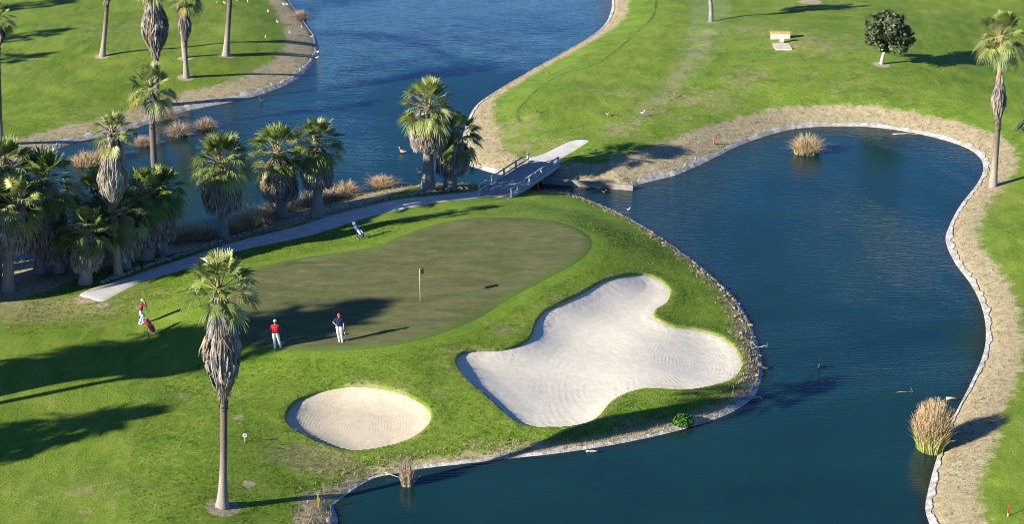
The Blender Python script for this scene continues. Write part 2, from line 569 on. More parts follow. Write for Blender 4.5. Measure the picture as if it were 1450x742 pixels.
def mat_sand(name, ca, cb, rings):
    """rings: list of (x, y, sx) rake arcs"""
    t = NT(name); c = t.coord('Object')
    sm = t.noise(c, 2.2, 6, .6); fi = t.noise(c, 22, 4, .7)
    col = t.ramp(t.math('ADD', t.math('MULTIPLY', sm, .6), t.math('MULTIPLY', fi, .4)), [(.35, ca), (.65, cb)])
    h = t.math('MULTIPLY', fi, .25)
    for (x, y, k, sc) in rings:
        mp = t.n('Mapping', vector_type='POINT'); t.t.links.new(c, mp.inputs[0]); mp.inputs['Location'].default_value = (-x, -y * k, 0)
        mp.inputs['Scale'].default_value = (1, k, 0)
        wv = t.n('TexWave', wave_type='RINGS', rings_direction='SPHERICAL'); t.t.links.new(mp.outputs[0], wv.inputs[0])
        wv.inputs['Scale'].default_value = sc; wv.inputs['Distortion'].default_value = 5.0; wv.inputs['Detail'].default_value = 2; wv.inputs['Detail Scale'].default_value = .22
        ln = t.n('VectorMath', operation='LENGTH'); t.t.links.new(mp.outputs[0], ln.inputs[0])
        msk = t.mask(ln.outputs['Value'], 4.2, 2.2)
        h = t.math('ADD', h, t.math('MULTIPLY', t.math('MULTIPLY', wv.outputs['Fac'], msk), t.math('MULTIPLY', t.mask(t.noise(c, .6, 4, .6), .44, .66), .30)))
    # straight rake strokes up to the rim
    rim = t.mask(t.attr('rim'), 1.5, .5)
    foot = t.n('TexVoronoi', feature='SMOOTH_F1'); t.t.links.new(c, foot.inputs['Vector']); foot.inputs['Scale'].default_value = 3.2
    h = t.math('ADD', h, t.math('MULTIPLY', t.math('MULTIPLY', foot.outputs['Distance'], rim), 1.0))
    h = t.math('ADD', h, t.math('MULTIPLY', t.noise(c, 1.3, 6, .6, 1.5), .9))
    b = t.bump(h, .28, .06)
    return t.done(t.bsdf(col, .9, b, .1))


def mat_water():
    t = NT('pond_water'); c = t.coord('Object')
    cs = t.coord('Object', (.55, 1.6, 1), (0, 0, R(-12)))
    calm = t.mask(t.noise(c, .035, 4, .55, .8), .36, .60)
    w = t.n('TexWave', wave_type='BANDS', bands_direction='Y', wave_profile='SIN'); t.t.links.new(cs, w.inputs[0])
    w.inputs['Scale'].default_value = .55; w.inputs['Distortion'].default_value = 9; w.inputs['Detail'].default_value = 4; w.inputs['Detail Scale'].default_value = 1.6
    rip = t.math('ADD', t.math('MULTIPLY', t.noise(cs, 2.2, 4, .55, .3), .7), t.math('MULTIPLY', w.outputs['Fac'], .25))
    fine = t.noise(cs, 6.0, 4, .6)
    far = t.math('MULTIPLY', t.math('ADD', t.math('MULTIPLY', rip, .8), t.math('MULTIPLY', fine, .6)), t.math('MULTIPLY', t.math('ADD', t.math('MULTIPLY', calm, .85), .15), t.math('SUBTRACT', 1.0, t.math('MULTIPLY', t.attr('shelter'), .85))))
    # rings spreading from a swimming bird
    h = far
    d = DUCK_RING
    mp = t.n('Mapping'); t.t.links.new(c, mp.inputs[0]); mp.inputs['Location'].default_value = (-d[0], -d[1], 0); mp.inputs['Scale'].default_value = (1, 1, 0)
    ln = t.n('VectorMath', operation='LENGTH'); t.t.links.new(mp.outputs[0], ln.inputs[0])
    rw = t.math('MULTIPLY', t.math('SINE', t.math('MULTIPLY', ln.outputs['Value'], 11.0)), t.mask(ln.outputs['Value'], 4.4, .6))
    h = t.math('ADD', h, t.math('MULTIPLY', rw, .10))
    nb = t.bump(h, .50, .10)
    murk = t.ramp(t.noise(c, .12, 4, .5), [(.35, (.0040, .027, .028)), (.65, (.0060, .034, .033))])
    murk = t.mix(t.mask(t.attr('shallow'), -1.1, -.05), murk, (.010, .022, .018))
    return t.done(t.bsdf(murk, .04, nb, .30, IOR=1.333))


DUCK_RING = plane(570, 216, 0)
M = {}
M['ground'] = mat_ground()
M['green'] = mat_green()
M['water'] = mat_water()
M['liner'] = None


def mat_liner():
    t = NT('pond_liner_cloth'); c = t.coord('Object')
    n1 = t.noise(c, 1.6, 6, .65); n2 = t.noise(c, 9, 5, .7)
    col = t.ramp(n1, [(.32, (.24, .23, .21)), (.50, (.42, .42, .42)), (.66, (.58, .58, .58))])
    col = t.mix(t.mask(t.math('ADD', t.math('MULTIPLY', n2, .5), t.math('MULTIPLY', t.noise(c, .9, 6, .7), .5)), .46, .56), col, (.27, .225, .15))
    b = t.bump(t.noise(c, 5, 5, .6), .8, .08)
    return t.done(t.bsdf(col, .6, b, .3))


M['liner'] = mat_liner()


def mat_conc():
    t = NT('worn_concrete'); c = t.coord('Object')
    col = t.ramp(t.math('ADD', t.math('MULTIPLY', t.noise(c, .8, 6, .65), .6), t.math('MULTIPLY', t.noise(c, 14, 5, .7), .4)),
                 [(.34, (.34, .325, .295)), (.5, (.46, .445, .415)), (.66, (.55, .53, .50))])
    return t.done(t.bsdf(col, .85, t.bump(t.noise(c, 25, 4), .3, .02), .2))


M['concrete'] = mat_conc()
M['trunk'] = None


def mat_trunk(name, a, b, rings=9.0, dark_top=False):
    t = NT(name); c = t.coord('Object')
    w = t.n('TexWave', wave_type='BANDS', bands_direction='Z', wave_profile='SAW'); t.t.links.new(c, w.inputs[0])
    w.inputs['Scale'].default_value = rings / 6.28; w.inputs['Distortion'].default_value = 1.6; w.inputs['Detail'].default_value = 3
    cs = t.coord('Object', (6, 6, .8))
    f = t.math('ADD', t.math('MULTIPLY', w.outputs['Fac'], .18), t.math('MULTIPLY', t.noise(cs, 1.6, 5, .65), .82))
    col = t.ramp(f, [(.25, a), (.75, b)])
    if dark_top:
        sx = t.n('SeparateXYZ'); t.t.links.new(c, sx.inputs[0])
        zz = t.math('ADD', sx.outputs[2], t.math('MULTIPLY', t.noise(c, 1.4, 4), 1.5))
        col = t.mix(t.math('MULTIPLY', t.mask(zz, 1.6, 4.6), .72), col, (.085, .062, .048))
    bm_ = t.bump(t.math('ADD', t.math('MULTIPLY', w.outputs['Fac'], .4), t.noise(c, 14, 4)), .5, .04)
    return t.done(t.bsdf(col, .85, bm_, .15))


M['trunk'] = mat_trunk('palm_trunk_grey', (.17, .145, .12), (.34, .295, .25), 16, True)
M['trunk_boot'] = mat_trunk('palm_trunk_boots', (.07, .045, .03), (.22, .15, .10), 14)
M['trunk_orange'] = mat_trunk('palm_trunk_fresh', (.30, .17, .08), (.45, .29, .15), 14)
M['leaf'] = leafy('palm_leaf', [(.045, .080, .018), (.130, .185, .038), (.280, .315, .090)], 1.1, .25)
M['leaf_pale'] = leafy('palm_leaf_pale', [(.24, .28, .07), (.44, .45, .17)], 1.3, .3)
M['leaf_yellow'] = leafy('palm_leaf_yellow', [(.30, .26, .04), (.38, .27, .09)], 1.5, .3)
M['petiole'] = simple('palm_petiole', (.30, .25, .10), .55, .25, 4)
M['dead'] = leafy('palm_dead_frond', [(.12, .10, .085), (.29, .255, .22), (.48, .44, .39)], 1.7, .15, .8, .1)
M['dead_warm'] = leafy('palm_dead_frond_warm', [(.20, .12, .06), (.42, .28, .15)], 1.7, .15, .8, .1)
M['thatch'] = simple('palm_thatch_core', (.085, .062, .045), .9, .35, 5)
M['reed'] = leafy('dry_reed', [(.28, .19, .11), (.50, .37, .22), (.66, .53, .34)], 2.5, .2, .8, .1)
M['reed_tall'] = None
def mat_reed_tall():
    t = NT('tall_reed'); c = t.coord('Object'); sx = t.n('SeparateXYZ'); t.t.links.new(c, sx.inputs[0])
    f = t.math('ADD', sx.outputs[2], t.math('MULTIPLY', t.math('SUBTRACT', t.noise(c, 2.5, 3), .5), 1.6))
    dry_ = t.ramp(t.noise(c, 6, 3), [(.3, (.30, .20, .10)), (.7, (.54, .42, .25))])
    col = t.mix(t.mask(f, .35, 1.5), t.ramp(t.noise(c, 5, 2), [(.3, (.20, .24, .05)), (.7, (.42, .42, .12))]), dry_)
    return t.done(t.bsdf(col, .8, None, .1))
M['reed_tall'] = mat_reed_tall()
M['reed_green'] = leafy('green_reed', [(.14, .17, .05), (.28, .28, .10)], 2.5, .25, .7, .1)
M['reed_grey'] = leafy('grey_reed', [(.22, .165, .12), (.44, .34, .245), (.58, .47, .35)], 2.5, .2, .8, .1)
M['stone'] = simple('pale_stone', (.30, .25, .19), .9, .4, 3, .15, .6, 10)

# ------------------------------------------------------------------ ground sheet
ss = np.concatenate([-np.geomspace(8, .30, 36)[:-1], np.linspace(-.30, .30, 1080), np.geomspace(.30, 8, 36)[1:]])
ys = np.concatenate([np.geomspace(6, 77, 26)[:-1], np.geomspace(77, 222, 800), np.geomspace(222, 4000, 34)[1:]])
gs, gy = np.meshgrid(ss, ys)
gx = gs * gy
X, Y = gx.ravel(), gy.ravel()
Z = Hground(X, Y)
nr, nc = gx.shape
i0 = (np.arange(nr - 1)[:, None] * nc + np.arange(nc - 1)[None]).ravel()
quads = np.stack([i0, i0 + 1, i0 + nc + 1, i0 + nc], 1)

DRYB = [(60, 440, 120, 20, .9), (200, 415, 40, 10, .5), (445, 652, 55, 15, 1.15), (60, 445, 90, 16, .9), (515, 545, 60, 6, .6), (760, 470, 20, 18, .6), (690, 505, 50, 6, .8), (740, 250, 14, 4, .4), (130, 700, 110, 30, .35), (250, 560, 60, 15, .35), (640, 528, 30, 12, .45), (800, 445, 40, 18, .5), (720, 470, 45, 14, .4),
        (690, 190, 60, 16, .7), (760, 205, 60, 12, .5), (730, 172, 40, 8, .5), (880, 130, 50, 10, .4), (1000, 140, 60, 14, .55), (1060, 110, 40, 18, .5), (1150, 60, 90, 20, .5), (1080, 40, 60, 15, .5),
        (1200, 120, 90, 20, .35), (1160, 5, 60, 12, .5), (985, 60, 40, 40, .35), (960, 165, 40, 8, .4), (960, 200, 60, 10, .45), (910, 230, 60, 10, .5), (770, 635, 130, 10, .55), (930, 600, 80, 10, .55),
        (1045, 470, 14, 40, .5), (1000, 380, 18, 20, .35), (20, 90, 70, 25, .3), (150, 40, 90, 20, .3), (290, 40, 60, 15, .25), (100, 160, 80, 12, .3), (1415, 320, 20, 30, .3), (560, 645, 60, 8, .35),
        (870, 410, 60, 16, .35), (560, 555, 60, 10, .4), (470, 565, 40, 8, .3), (330, 690, 40, 15, .3)]
dry = np.zeros_like(X)
for u, v, ru, rv, a in DRYB:
    p = hit(u, v); sc_ = scale_at(p); pit = (CAM[2] - p[2]) / np.linalg.norm(p - CAM)
    rx, ry = ru / sc_, rv / (sc_ * pit)
    dry = np.maximum(dry, a * np.exp(-.5 * (((X - p[0]) / rx) ** 2 + ((Y - p[1]) / ry) ** 2) * 1.4))
for f_, a_ in ((B1SD, .30), (B2SD, .38)):
    inb = (X > f_.x0) & (X < f_.x0 + f_.h * (f_.nx - 2)) & (Y > f_.y0) & (Y < f_.y0 + f_.h * (f_.ny - 2))
    sd_ = np.where(inb, f_(X, Y), -9)
    dry = np.maximum(dry, a_ * np.exp(-((sd_ + .1) / .42) ** 2))
for k_ in range(14):
    p = hit(870 + 135 * (k_ / 13), 186 - 140 * (k_ / 13) ** 1.6)
    dry = np.maximum(dry, .62 * np.exp(-((X - p[0]) / 1.3) ** 2 - ((Y - p[1]) / 2.6) ** 2))
RINGS = [(315, 719, .85), (145, 79, .72), (263, 109, .75), (262, 82, .7), (320, 78, .8), (1248, 91, .75), (1007, 30, .5), (1406, 264, .45), (338, 591, .30), (352, 686, .32), (606, 270, .6), (118, 424, .7), (128, 425, .5), (145, 432, .4), (1147, 2, 1.2), (1107, 63, .5)]
dirt = np.full_like(X, -3.0)
for u, v, r in RINGS:
    p = hit(u, v)
    dirt = np.maximum(dirt, r - np.hypot(X - p[0], (Y - p[1]) * .9))
LINE = catmull(hp([(930, -10), (926, 20), (905, 42), (850, 88), (790, 107), (745, 143), (733, 158), (737, 172)]), False, 4)
dl = np.full_like(X, 9.0)
sel = (Y > 120) & (X > 0) & (X < 30)
for a, b in zip(LINE[:-1], LINE[1:]):
    e = b - a; L = (e * e).sum()
    wx, wy = X[sel] - a[0], Y[sel] - a[1]
    t_ = np.clip((wx * e[0] + wy * e[1]) / L, 0, 1)
    dl[sel] = np.minimum(dl[sel], np.hypot(wx - e[0] * t_, wy - e[1] * t_))
sdl = SD(X, Y)
pathd = np.where((X > PASD.x0) & (X < PASD.x0 + PASD.h * (PASD.nx - 2)) & (Y > PASD.y0) & (Y < PASD.y0 + PASD.h * (PASD.ny - 2)), PASD(X, Y), -9)
fringe = sstep(GSD(X, Y), -3.6, -.6) * sstep(ISL(X, Y), .8, 3.0)
ground = fast_mesh('ground', np.stack([X, Y, Z], 1), quads, M['ground'],
                   dict(soil=BANK(X, Y) - sdl, fair=FAIR(X, Y), dry=dry, dirt=dirt, line=dl, land=Z, fringe=fringe))
tag(ground, 'mown golf course turf with dry sandy banks around the ponds', 'ground', kind='structure')

# ------------------------------------------------------------------ water
wx = np.concatenate([np.geomspace(-3000, -96, 12)[:-1], np.arange(-96, 96, .8), np.geomspace(96, 3000, 12)])
wy = np.concatenate([np.linspace(4, 60, 8)[:-1], np.arange(60, 250, .8), np.geomspace(251, 3000, 12)])
a, b = np.meshgrid(wx, wy); n_ = len(wx)
i0 = (np.arange(len(wy) - 1)[:, None] * n_ + np.arange(n_ - 1)[None]).ravel()
shelter_ = np.zeros(a.size)
for (u, v, rx_, ry_, k_) in ((280, 235, 13, 17, 1.0), (820, 740, 22, 13, .8), (420, 190, 12, 14, .6), (1290, 200, 7, 9, .5)):
    p = plane(u, v, 0); shelter_ = np.maximum(shelter_, k_ * np.exp(-((a.ravel() - p[0]) / rx_) ** 2 - ((b.ravel() - p[1]) / ry_) ** 2))
water = fast_mesh('water', np.stack([a.ravel(), b.ravel(), np.zeros(a.size)], 1), np.stack([i0, i0 + 1, i0 + n_ + 1, i0 + n_], 1), M['water'],
                  dict(shallow=SD(a.ravel(), b.ravel()), shelter=shelter_))
tag(water, 'dark blue pond water with light ripples', 'water', kind='structure')


# ------------------------------------------------------------------ sheets on the ground
def sheet(name, field, h, zf, mat, lo=-.4, label=None, cat=None):
    xs = np.arange(field.x0 + 2, field.x0 + field.h * (field.nx - 3), h); ys_ = np.arange(field.y0 + 2, field.y0 + field.h * (field.ny - 3), h)
    a, b = np.meshgrid(xs, ys_)
    x, y = a.ravel(), b.ravel()
    sd = field(x, y)
    z = zf(x, y, sd)
    i0 = (np.arange(len(ys_) - 1)[:, None] * len(xs) + np.arange(len(xs) - 1)[None]).ravel()
    q = np.stack([i0, i0 + 1, i0 + len(xs) + 1, i0 + len(xs)], 1)
    q = q[(sd[q] > lo).all(1)]
    used, inv = np.unique(q, return_inverse=True)
    o = fast_mesh(name, np.stack([x, y, z], 1)[used], inv.reshape(q.shape), mat, dict(rim=sd[used]))
    return tag(o, label, cat, kind='structure')


GF = local_field(GREEN, .15)
sheet('putting_green', GF, .2, lambda x, y, sd: Hbase(x, y) + np.clip(sd, -.4, .3) * .1, M['green'], label='olive brown putting green on the island mound', cat='putting green')
for k, (pl, lab) in enumerate([(PASD, 'pale concrete cart path curving up to the footbridge'), (PA2SD, 'short concrete path leaving the far end of the footbridge')]):
    sheet('cart_path', pl, .15, lambda x, y, sd: Hbase(x, y) + np.clip(sd, -.4, .2) * .18, M['concrete'], label=lab, cat='path')
b1c = hit(497, 600); b2c = hit(990, 512); b2d = hit(800, 545); b2e = hit(840, 470)
M['sand1'] = mat_sand('warm_sand', (.44, .38, .275), (.55, .485, .36), [(b1c[0], b1c[1], .6, 1.9)])
M['sand2'] = mat_sand('white_sand', (.53, .485, .40), (.64, .59, .49), [(b2c[0], b2c[1], .6, 1.5), (b2d[0] + 1.5, b2d[1], .4, .9)])
sheet('sand_bunker', B1SD, .11, lambda x, y, sd: Hsand(B1SD, x, y), M['sand1'], label='small oval bunker of raked warm sand', cat='bunker')
sheet('sand_bunker', B2SD, .11, lambda x, y, sd: Hsand(B2SD, x, y), M['sand2'], label='large lobed bunker of pale raked sand', cat='bunker')


# ------------------------------------------------------------------ pond liner strips
def liner(S, label):
    # resample
    seg = np.hypot(*np.diff(S[:, :2], axis=0).T); L = np.concatenate([[0], np.cumsum(seg)])
    t = np.arange(0, L[-1], .16)
    P = np.stack([np.interp(t, L, S[:, k]) for k in range(4)], 1)
    keep = (P[:, 1] < 225) & (P[:, 1] > 70) & (np.abs(P[:, 0]) < 70)
    P = P[keep]; t = t[keep]
    T = np.gradient(P[:, :2], axis=0); T /= np.linalg.norm(T, axis=1)[:, None]
    N = np.stack([T[:, 1], -T[:, 0]], 1)
    test = SD(P[:, 0] + N[:, 0] * .8, P[:, 1] + N[:, 1] * .8) < 0
    if test.mean() > .5: N = -N
    wn = np.array([.55 + .55 * (mnoise.noise((q * .35, 3.1, 0)) + .8 * mnoise.noise((q * 1.3, 9.1, 0))) for q in t])
    hf = np.array([mnoise.noise((q * 1.5, 4.4, 1.0)) + .5 * mnoise.noise((q * 3.2, 1.4, 2.0)) for q in t])
    w = P[:, 3] * np.clip(.30 + wn * .48 + hf * .28, .015, 1.1)
    cols = [-.35, -.1, .12, .3, .5, .7, .86, 1.0]
    V = []
    for j, c in enumerate(cols):
        off = np.where(c < 0, c, c * w)
        x = P[:, 0] + N[:, 0] * off; y = P[:, 1] + N[:, 1] * off
        wr = np.array([mnoise.noise((q * 2.2, c * 2, 5.0)) for q in t]) * .022 + np.array([mnoise.noise((q * 6, c * 3, 2.0)) for q in t]) * .028
        z = Hbase(x, y) + .045 + wr * (c > 0) - (.10 if j == len(cols) - 1 else 0)
        V.append(np.stack([x, y, z], 1))
    V = np.stack(V, 1)
    n, m = V.shape[:2]
    i0 = (np.arange(n - 1)[:, None] * m + np.arange(m - 1)[None]).ravel()
    q = np.stack([i0, i0 + 1, i0 + m + 1, i0 + m], 1)
    o = fast_mesh('pond_liner', V.reshape(-1, 3), q, M['liner'])
    return tag(o, label, 'pond liner', kind='structure')


liner(S1, 'white liner cloth along the shore below the far left fairway')
liner(S2, 'white liner cloth edging the right hand shore of the ponds')
liner(S3, 'white liner cloth around the island water edge')


# ------------------------------------------------------------------ palms
def unit(v):
    return v / (np.linalg.norm(v) + 1e-12)


def frond(mb, P, az, el, lp, Rb, droop, mat, rng, nseg=20, spread=108, pet=3):
    d0 = np.array([math.cos(az) * math.cos(el), math.sin(az) * math.cos(el), math.sin(el)])
    # petiole with sag
    n = 5; pts = [np.array(P)]; d = d0.copy()
    for k in range(n):
        d = unit(d + np.array([0, 0, -droop * .10 * math.cos(el)]))
        pts.append(pts[-1] + d * lp / n)
    pts = np.array(pts)
    side = unit(np.cross(d, [0, 0, 1.0]) if abs(d[2]) < .98 else np.array([math.sin(az), -math.cos(az), 0]))
    side = unit(side + rng.normal(0, .25, 3)); side = unit(side - d * np.dot(side, d))
    up = unit(np.cross(side, d))
    wp_ = .045 * (1 - .5 * np.linspace(0, 1, n + 1))[:, None]
    V = np.concatenate([pts - side * wp_, pts + side * wp_, pts - up * wp_ * .7])
    F = []
    for k in range(n):
        F += [(k, k + 1, n + 2 + k, n + 1 + k), (k, 2 * n + 2 + k, 2 * n + 3 + k, k + 1), (n + 1 + k, n + 2 + k, 2 * n + 3 + k, 2 * n + 2 + k)]
    mb.add(V, F, pet)
    f = unit(d + np.array([0, 0, -.25 * droop]))
    side = unit(side - f * np.dot(side, f)); up = unit(np.cross(side, f))
    hub = pts[-1]
    th = np.radians(np.linspace(-spread, spread, nseg)) + rng.normal(0, .02, nseg)
    Ls = Rb * (.62 + .38 * np.cos(th * .75)) * rng.uniform(.86, 1.08, nseg)
    rows = np.array([0.04, .32, .58, .78, .92, 1.0])
    dth = math.radians(2 * spread / (nseg - 1))
    wid = np.array([.9, 1.0, .86, .50, .26, .03]) * 1.0
    cup = .22                                            # blade is a shallow cup, folded along its midrib
    D = np.cos(th)[:, None] * f + np.sin(th)[:, None] * side + (cup * np.abs(np.sin(th)))[:, None] * up
    D /= np.linalg.norm(D, axis=1)[:, None]
    Tn = -np.sin(th)[:, None] * f + np.cos(th)[:, None] * side
    r = Ls[:, None] * rows[None]                          # nseg x rows
    C = hub + D[:, None, :] * r[..., None]
    dr = droop * rng.uniform(.6, 1.5, nseg)[:, None] * np.clip(rows[None] - .45, 0, 1) ** 1.6 * Ls[:, None] * 1.5
    C[..., 2] -= dr
    hw = (np.minimum(r, r[:, 2:3]) * dth * .5) * wid[None]
    pl = .35
    A = C - Tn[:, None, :] * hw[..., None] + up * (hw * pl)[..., None]
    B = C + Tn[:, None, :] * hw[..., None] - up * (hw * pl)[..., None]
    V = np.stack([A, B], 2)                               # nseg, rows, 2, 3
    F = []
    nrw = len(rows)
    for s_ in range(nseg):
        b0 = s_ * nrw * 2
        for k in range(nrw - 1):
            F.append((b0 + 2 * k, b0 + 2 * k + 1, b0 + 2 * k + 3, b0 + 2 * k + 2))
    mb.add(V.reshape(-1, 3), F, mat)


def skirt_mesh(mb, prof, axis, rng, n, lmin=.7, lmax=1.4, w=.042, jag=.12):
    """prof: function 0(top)..1(bottom) -> radius; axis: function 0..1 -> point; hanging dead leaf strips around it"""
    top, bot = axis(0.0), axis(1.0)
    Ltot = np.linalg.norm(top - bot)
    for i in range(n):
        t0 = rng.uniform(-.10, .92) ** 1.0
        az = rng.uniform(0, 2 * math.pi)
        ln = rng.uniform(lmin, lmax) / Ltot
        t1 = min(t0 + ln, 1.0 + rng.uniform(0, jag))
        if t1 - t0 < .12: continue
        k = 5
        ts = np.linspace(t0, t1, k)
        rr = rng.uniform(.70, 1.02) * (1 + .16 * mnoise.noise((math.cos(az) * 1.4, math.sin(az) * 1.4, t0 * 4 + axis(0.0)[2])))
        tw = rng.normal(0, .20)
        flare = rng.uniform(-.05, .38) if rng.random() < .4 else rng.uniform(0, .12)
        pts = []
        for j, q in enumerate(ts):
            c = axis(q); rad = prof(min(max(q, 0), 1)) * rr + flare * (j / (k - 1)) ** 2 * .5
            if j == 0: rad = min(rad, prof(min(max(q, 0), 1)) * .65)
            aa = az + tw * j / (k - 1)
            pts.append(c + np.array([math.cos(aa) * rad, math.sin(aa) * rad, 0]))
        pts = np.array(pts)
        ww = w * rng.uniform(.5, 1.6) * np.array([.7, 1.1, 1.0, .7, .12])
        dirw = unit(np.array([-math.sin(az), math.cos(az), 0]) * 1.0 + np.array([math.cos(az), math.sin(az), 0]) * rng.normal(0, .7))
        V = np.concatenate([pts - dirw * ww[:, None], pts + dirw * ww[:, None]])
        F = [(j, j + 1, k + j + 1, k + j) for j in range(k - 1)]
        mb.add(V, F, 0 if rng.random() > .13 else 1)


def palm(label, base, crown, Rpx, skirt=None, seed=0, r0=.30, r1=.19, nf=38, flare=1.6, skirt_r=None, yellow=.10, group=None, p0=None, h=None, Rm=None, dark=False, gap=0.0, dens=1.0, lean=None, shape='diamond', fresh=False, nseg=22, sweep=118):
    rng = np.random.default_rng(1000 + seed)
    if p0 is None:
        p0 = hit(*base)
        top = at_depth(crown[0], crown[1], p0[1])
    else:
        top = np.array([p0[0] + (lean or 0), p0[1], p0[2] + h])
    sc = scale_at(p0)
    Rc = Rm or Rpx / sc
    root = empty('palm_tree', p0, label, 'palm tree', group)
    hgt = top[2] - p0[2]; dx = top[0] - p0[0]; bow = rng.normal(0, .012) * hgt

    def axis(z):                                          # local point on the trunk at height z
        t = z / hgt
        return np.array([dx * t + bow * math.sin(math.pi * t), .6 * bow * math.sin(math.pi * t), z])

    # trunk
    mb = MB()
    zs = np.concatenate([[-.3, 0, .12, .3, .6, 1.0], np.linspace(1.6, hgt + .1, 22)])
    rad = []
    for z in zs:
        t = max(z, 0) / hgt
        rad.append((r0 + (r1 - r0) * t ** .8) * (1 + (flare - 1) * math.exp(-max(z, 0) / .7)) * (1 + rng.normal(0, .025)))
    mb.tube([axis(z) if z > 0 else np.array([0, 0, z]) for z in zs], rad, 12)
    # boots (old leaf bases) just below the crown / skirt
    if skirt:
        ztop = at_depth(base[0], skirt[0], p0[1])[2] - p0[2] if base else skirt[0]
        zbot = at_depth(base[0], skirt[1], p0[1])[2] - p0[2] if base else skirt[1]
        rs = skirt_r or .55 * Rc
        if shape == 'diamond':
            kp, kr = [0, .25, .55, .75, .92, 1.0], [.42, .60, 1.0, .86, .52, .28]
        elif shape == 'cone':
            kp, kr = [0, .3, .7, 1.0], [.62, .85, 1.0, .88]
        else:
            kp, kr = [0, .25, .6, 1.0], [.75, 1.0, .85, .5]
        prof = lambda q: float(np.interp(q, kp, kr)) * rs
        ax = lambda q: axis(ztop + (zbot - ztop) * q)
        sk = MB()
        core = [ax(q) for q in np.linspace(0, .96, 12)]
        skirt_mesh(sk, prof, ax, rng, int(900 * dens * max(.5, (ztop - zbot) * rs / 2.6)), min(.7, (ztop - zbot) * .4), min(1.5, (ztop - zbot) * .8))
        so = sk.build('dead_frond_skirt', [M['dead'], M['dead_warm']], root)
        co = MB().tube(core, [max(.1, prof(q) * .72) for q in np.linspace(0, .96, 12)], 12).build('thatch_core', M['thatch'], so)
        bt = mb
        zb0 = zbot - min(1.2, .25 * zbot)
        for i in range(46):
            z = rng.uniform(zb0, zbot + .15); az = rng.uniform(0, 6.28)
            c = axis(z); rr = r1 * 1.12
            d = np.array([math.cos(az), math.sin(az), 0]); s_ = np.array([-d[1], d[0], 0])
            b0 = c + d * rr * .7
            bt.add([b0 - s_ * .07, b0 + s_ * .07, b0 + d * .13 + s_ * .03 + [0, 0, .24], b0 + d * .13 - s_ * .03 + [0, 0, .24]], [(0, 1, 2, 3)], 1)
        if fresh:
            MB().tube([axis(z) for z in np.linspace(ztop - .1, hgt + .05, 6)], [r1 * 1.12] * 6, 12).build('fresh_trunk', M['trunk_orange'], root)
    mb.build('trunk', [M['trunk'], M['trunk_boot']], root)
    # crown
    cr = MB()
    az = rng.uniform(0, 6.28)
    for i in range(nf):
        t = (i + .5) / nf
        az += 2.39996 + rng.normal(0, .22)
        el = R(82 - sweep * t ** 1.05 + rng.normal(0, 9))
        lp = Rc * (.52 + .16 * rng.random()) * (0.80 + .25 * t)
        Rb = Rc * (.45 + .10 * rng.random())
        dr = .12 + .42 * t + rng.uniform(0, .38)
        P = axis(hgt + .15 - .45 * t) + np.array([math.cos(az), math.sin(az), 0]) * r1 * .7
        if t > .8 and rng.random() < yellow * 1.6: m = 2
        elif rng.random() < (.17 if dark else .40): m = 1
        else: m = 0
        frond(cr, P, az, el, lp, Rb, dr, m, rng, nseg)
    # a few brown hanging fronds under the live ones
    for i in range(int(nf * .22)):
        az = rng.uniform(0, 6.28); el = R(rng.uniform(-75, -45))
        frond(cr, axis(hgt - .4) + np.array([math.cos(az), math.sin(az), 0]) * r1, az, el, Rc * .40, Rc * .42, 1.3, 4, rng, 14, 60, 5)
    # spear leaves
    for i in range(4):
        az = rng.uniform(0, 6.28)
        frond(cr, axis(hgt + .15), az, R(rng.uniform(70, 86)), Rc * .45, Rc * .5, .1, 1, rng, 10, 22)
    cr.build('crown', [M['leaf'], M['leaf_pale'], M['leaf_yellow'], M['petiole'], M['dead'], M['dead']], root)
    return root


G_PATH = 'fan palms between the cart path and the lake'
palm('tall fan palm with long grey skirt standing alone in the foreground lawn', (315, 718), (310, 408), 54, (425, 553), 1, .18, .15, 32, 2.1, .93, sweep=108)
palm('stocky fan palm left of the pair beside the footbridge, the taller of the two', (606, 270), (606, 150), 44, (158, 207), 2, .42, .30, 48, 1.5, 1.45, group=G_PATH, shape='cone')
palm('shorter dark fan palm of the pair beside the footbridge', (637, 266), (646, 192), 37, (200, 243), 3, .46, .34, 40, 1.25, 1.25, group=G_PATH, dark=True, shape='cone')
palm('fan palm with bushy crown, leftmost of the three spaced along the lake shore', (316, 338), (312, 228), 44, (236, 294), 4, .36, .28, 50, 1.3, 1.35, group=G_PATH, shape='cone')
palm('fan palm in the middle of the three spaced along the lake shore', (401, 309), (393, 215), 44, (226, 279), 5, .36, .28, 42, 1.4, 1.3, group=G_PATH, dark=True, shape='cone')
palm('fan palm nearest the bridge among the three spaced along the lake shore', (449, 307), (448, 203), 40, (214, 262), 6, .36, .27, 44, 1.5, 1.15, group=G_PATH, shape='cone')
palm('tall fan palm with pale shaggy skirt rising from the shady clump by the path', (168, 390), (159, 187), 31, (196, 288), 7, .26, .22, 30, 1.3, .95, group=G_PATH, yellow=.25)
palm('slender tall fan palm with yellowing lower leaves behind the shady clump', (227, 357), (213, 122), 36, (128, 160), 8, .24, .19, 32, 1.3, .42, group=G_PATH, yellow=.4, dens=.8)
palm('short fan palm with sunlit fronds at the near corner of the clump', (121, 401), (122, 326), 38, (335, 378), 9, .34, .30, 38, 1.5, 1.0, group=G_PATH, dark=True, shape='cone')
palm('fan palm with sunlit pale fronds at the left edge of the clump', (12, 411), (21, 288), 42, (298, 352), 10, .34, .27, 40, 1.4, 1.25, group=G_PATH, shape='cone')
palm('wide dark fan palm behind the sunlit one at the left edge', (56, 387), (62, 258), 52, (268, 350), 11, .34, .28, 48, 1.3, 1.5, group=G_PATH, dark=True, shape='cone')
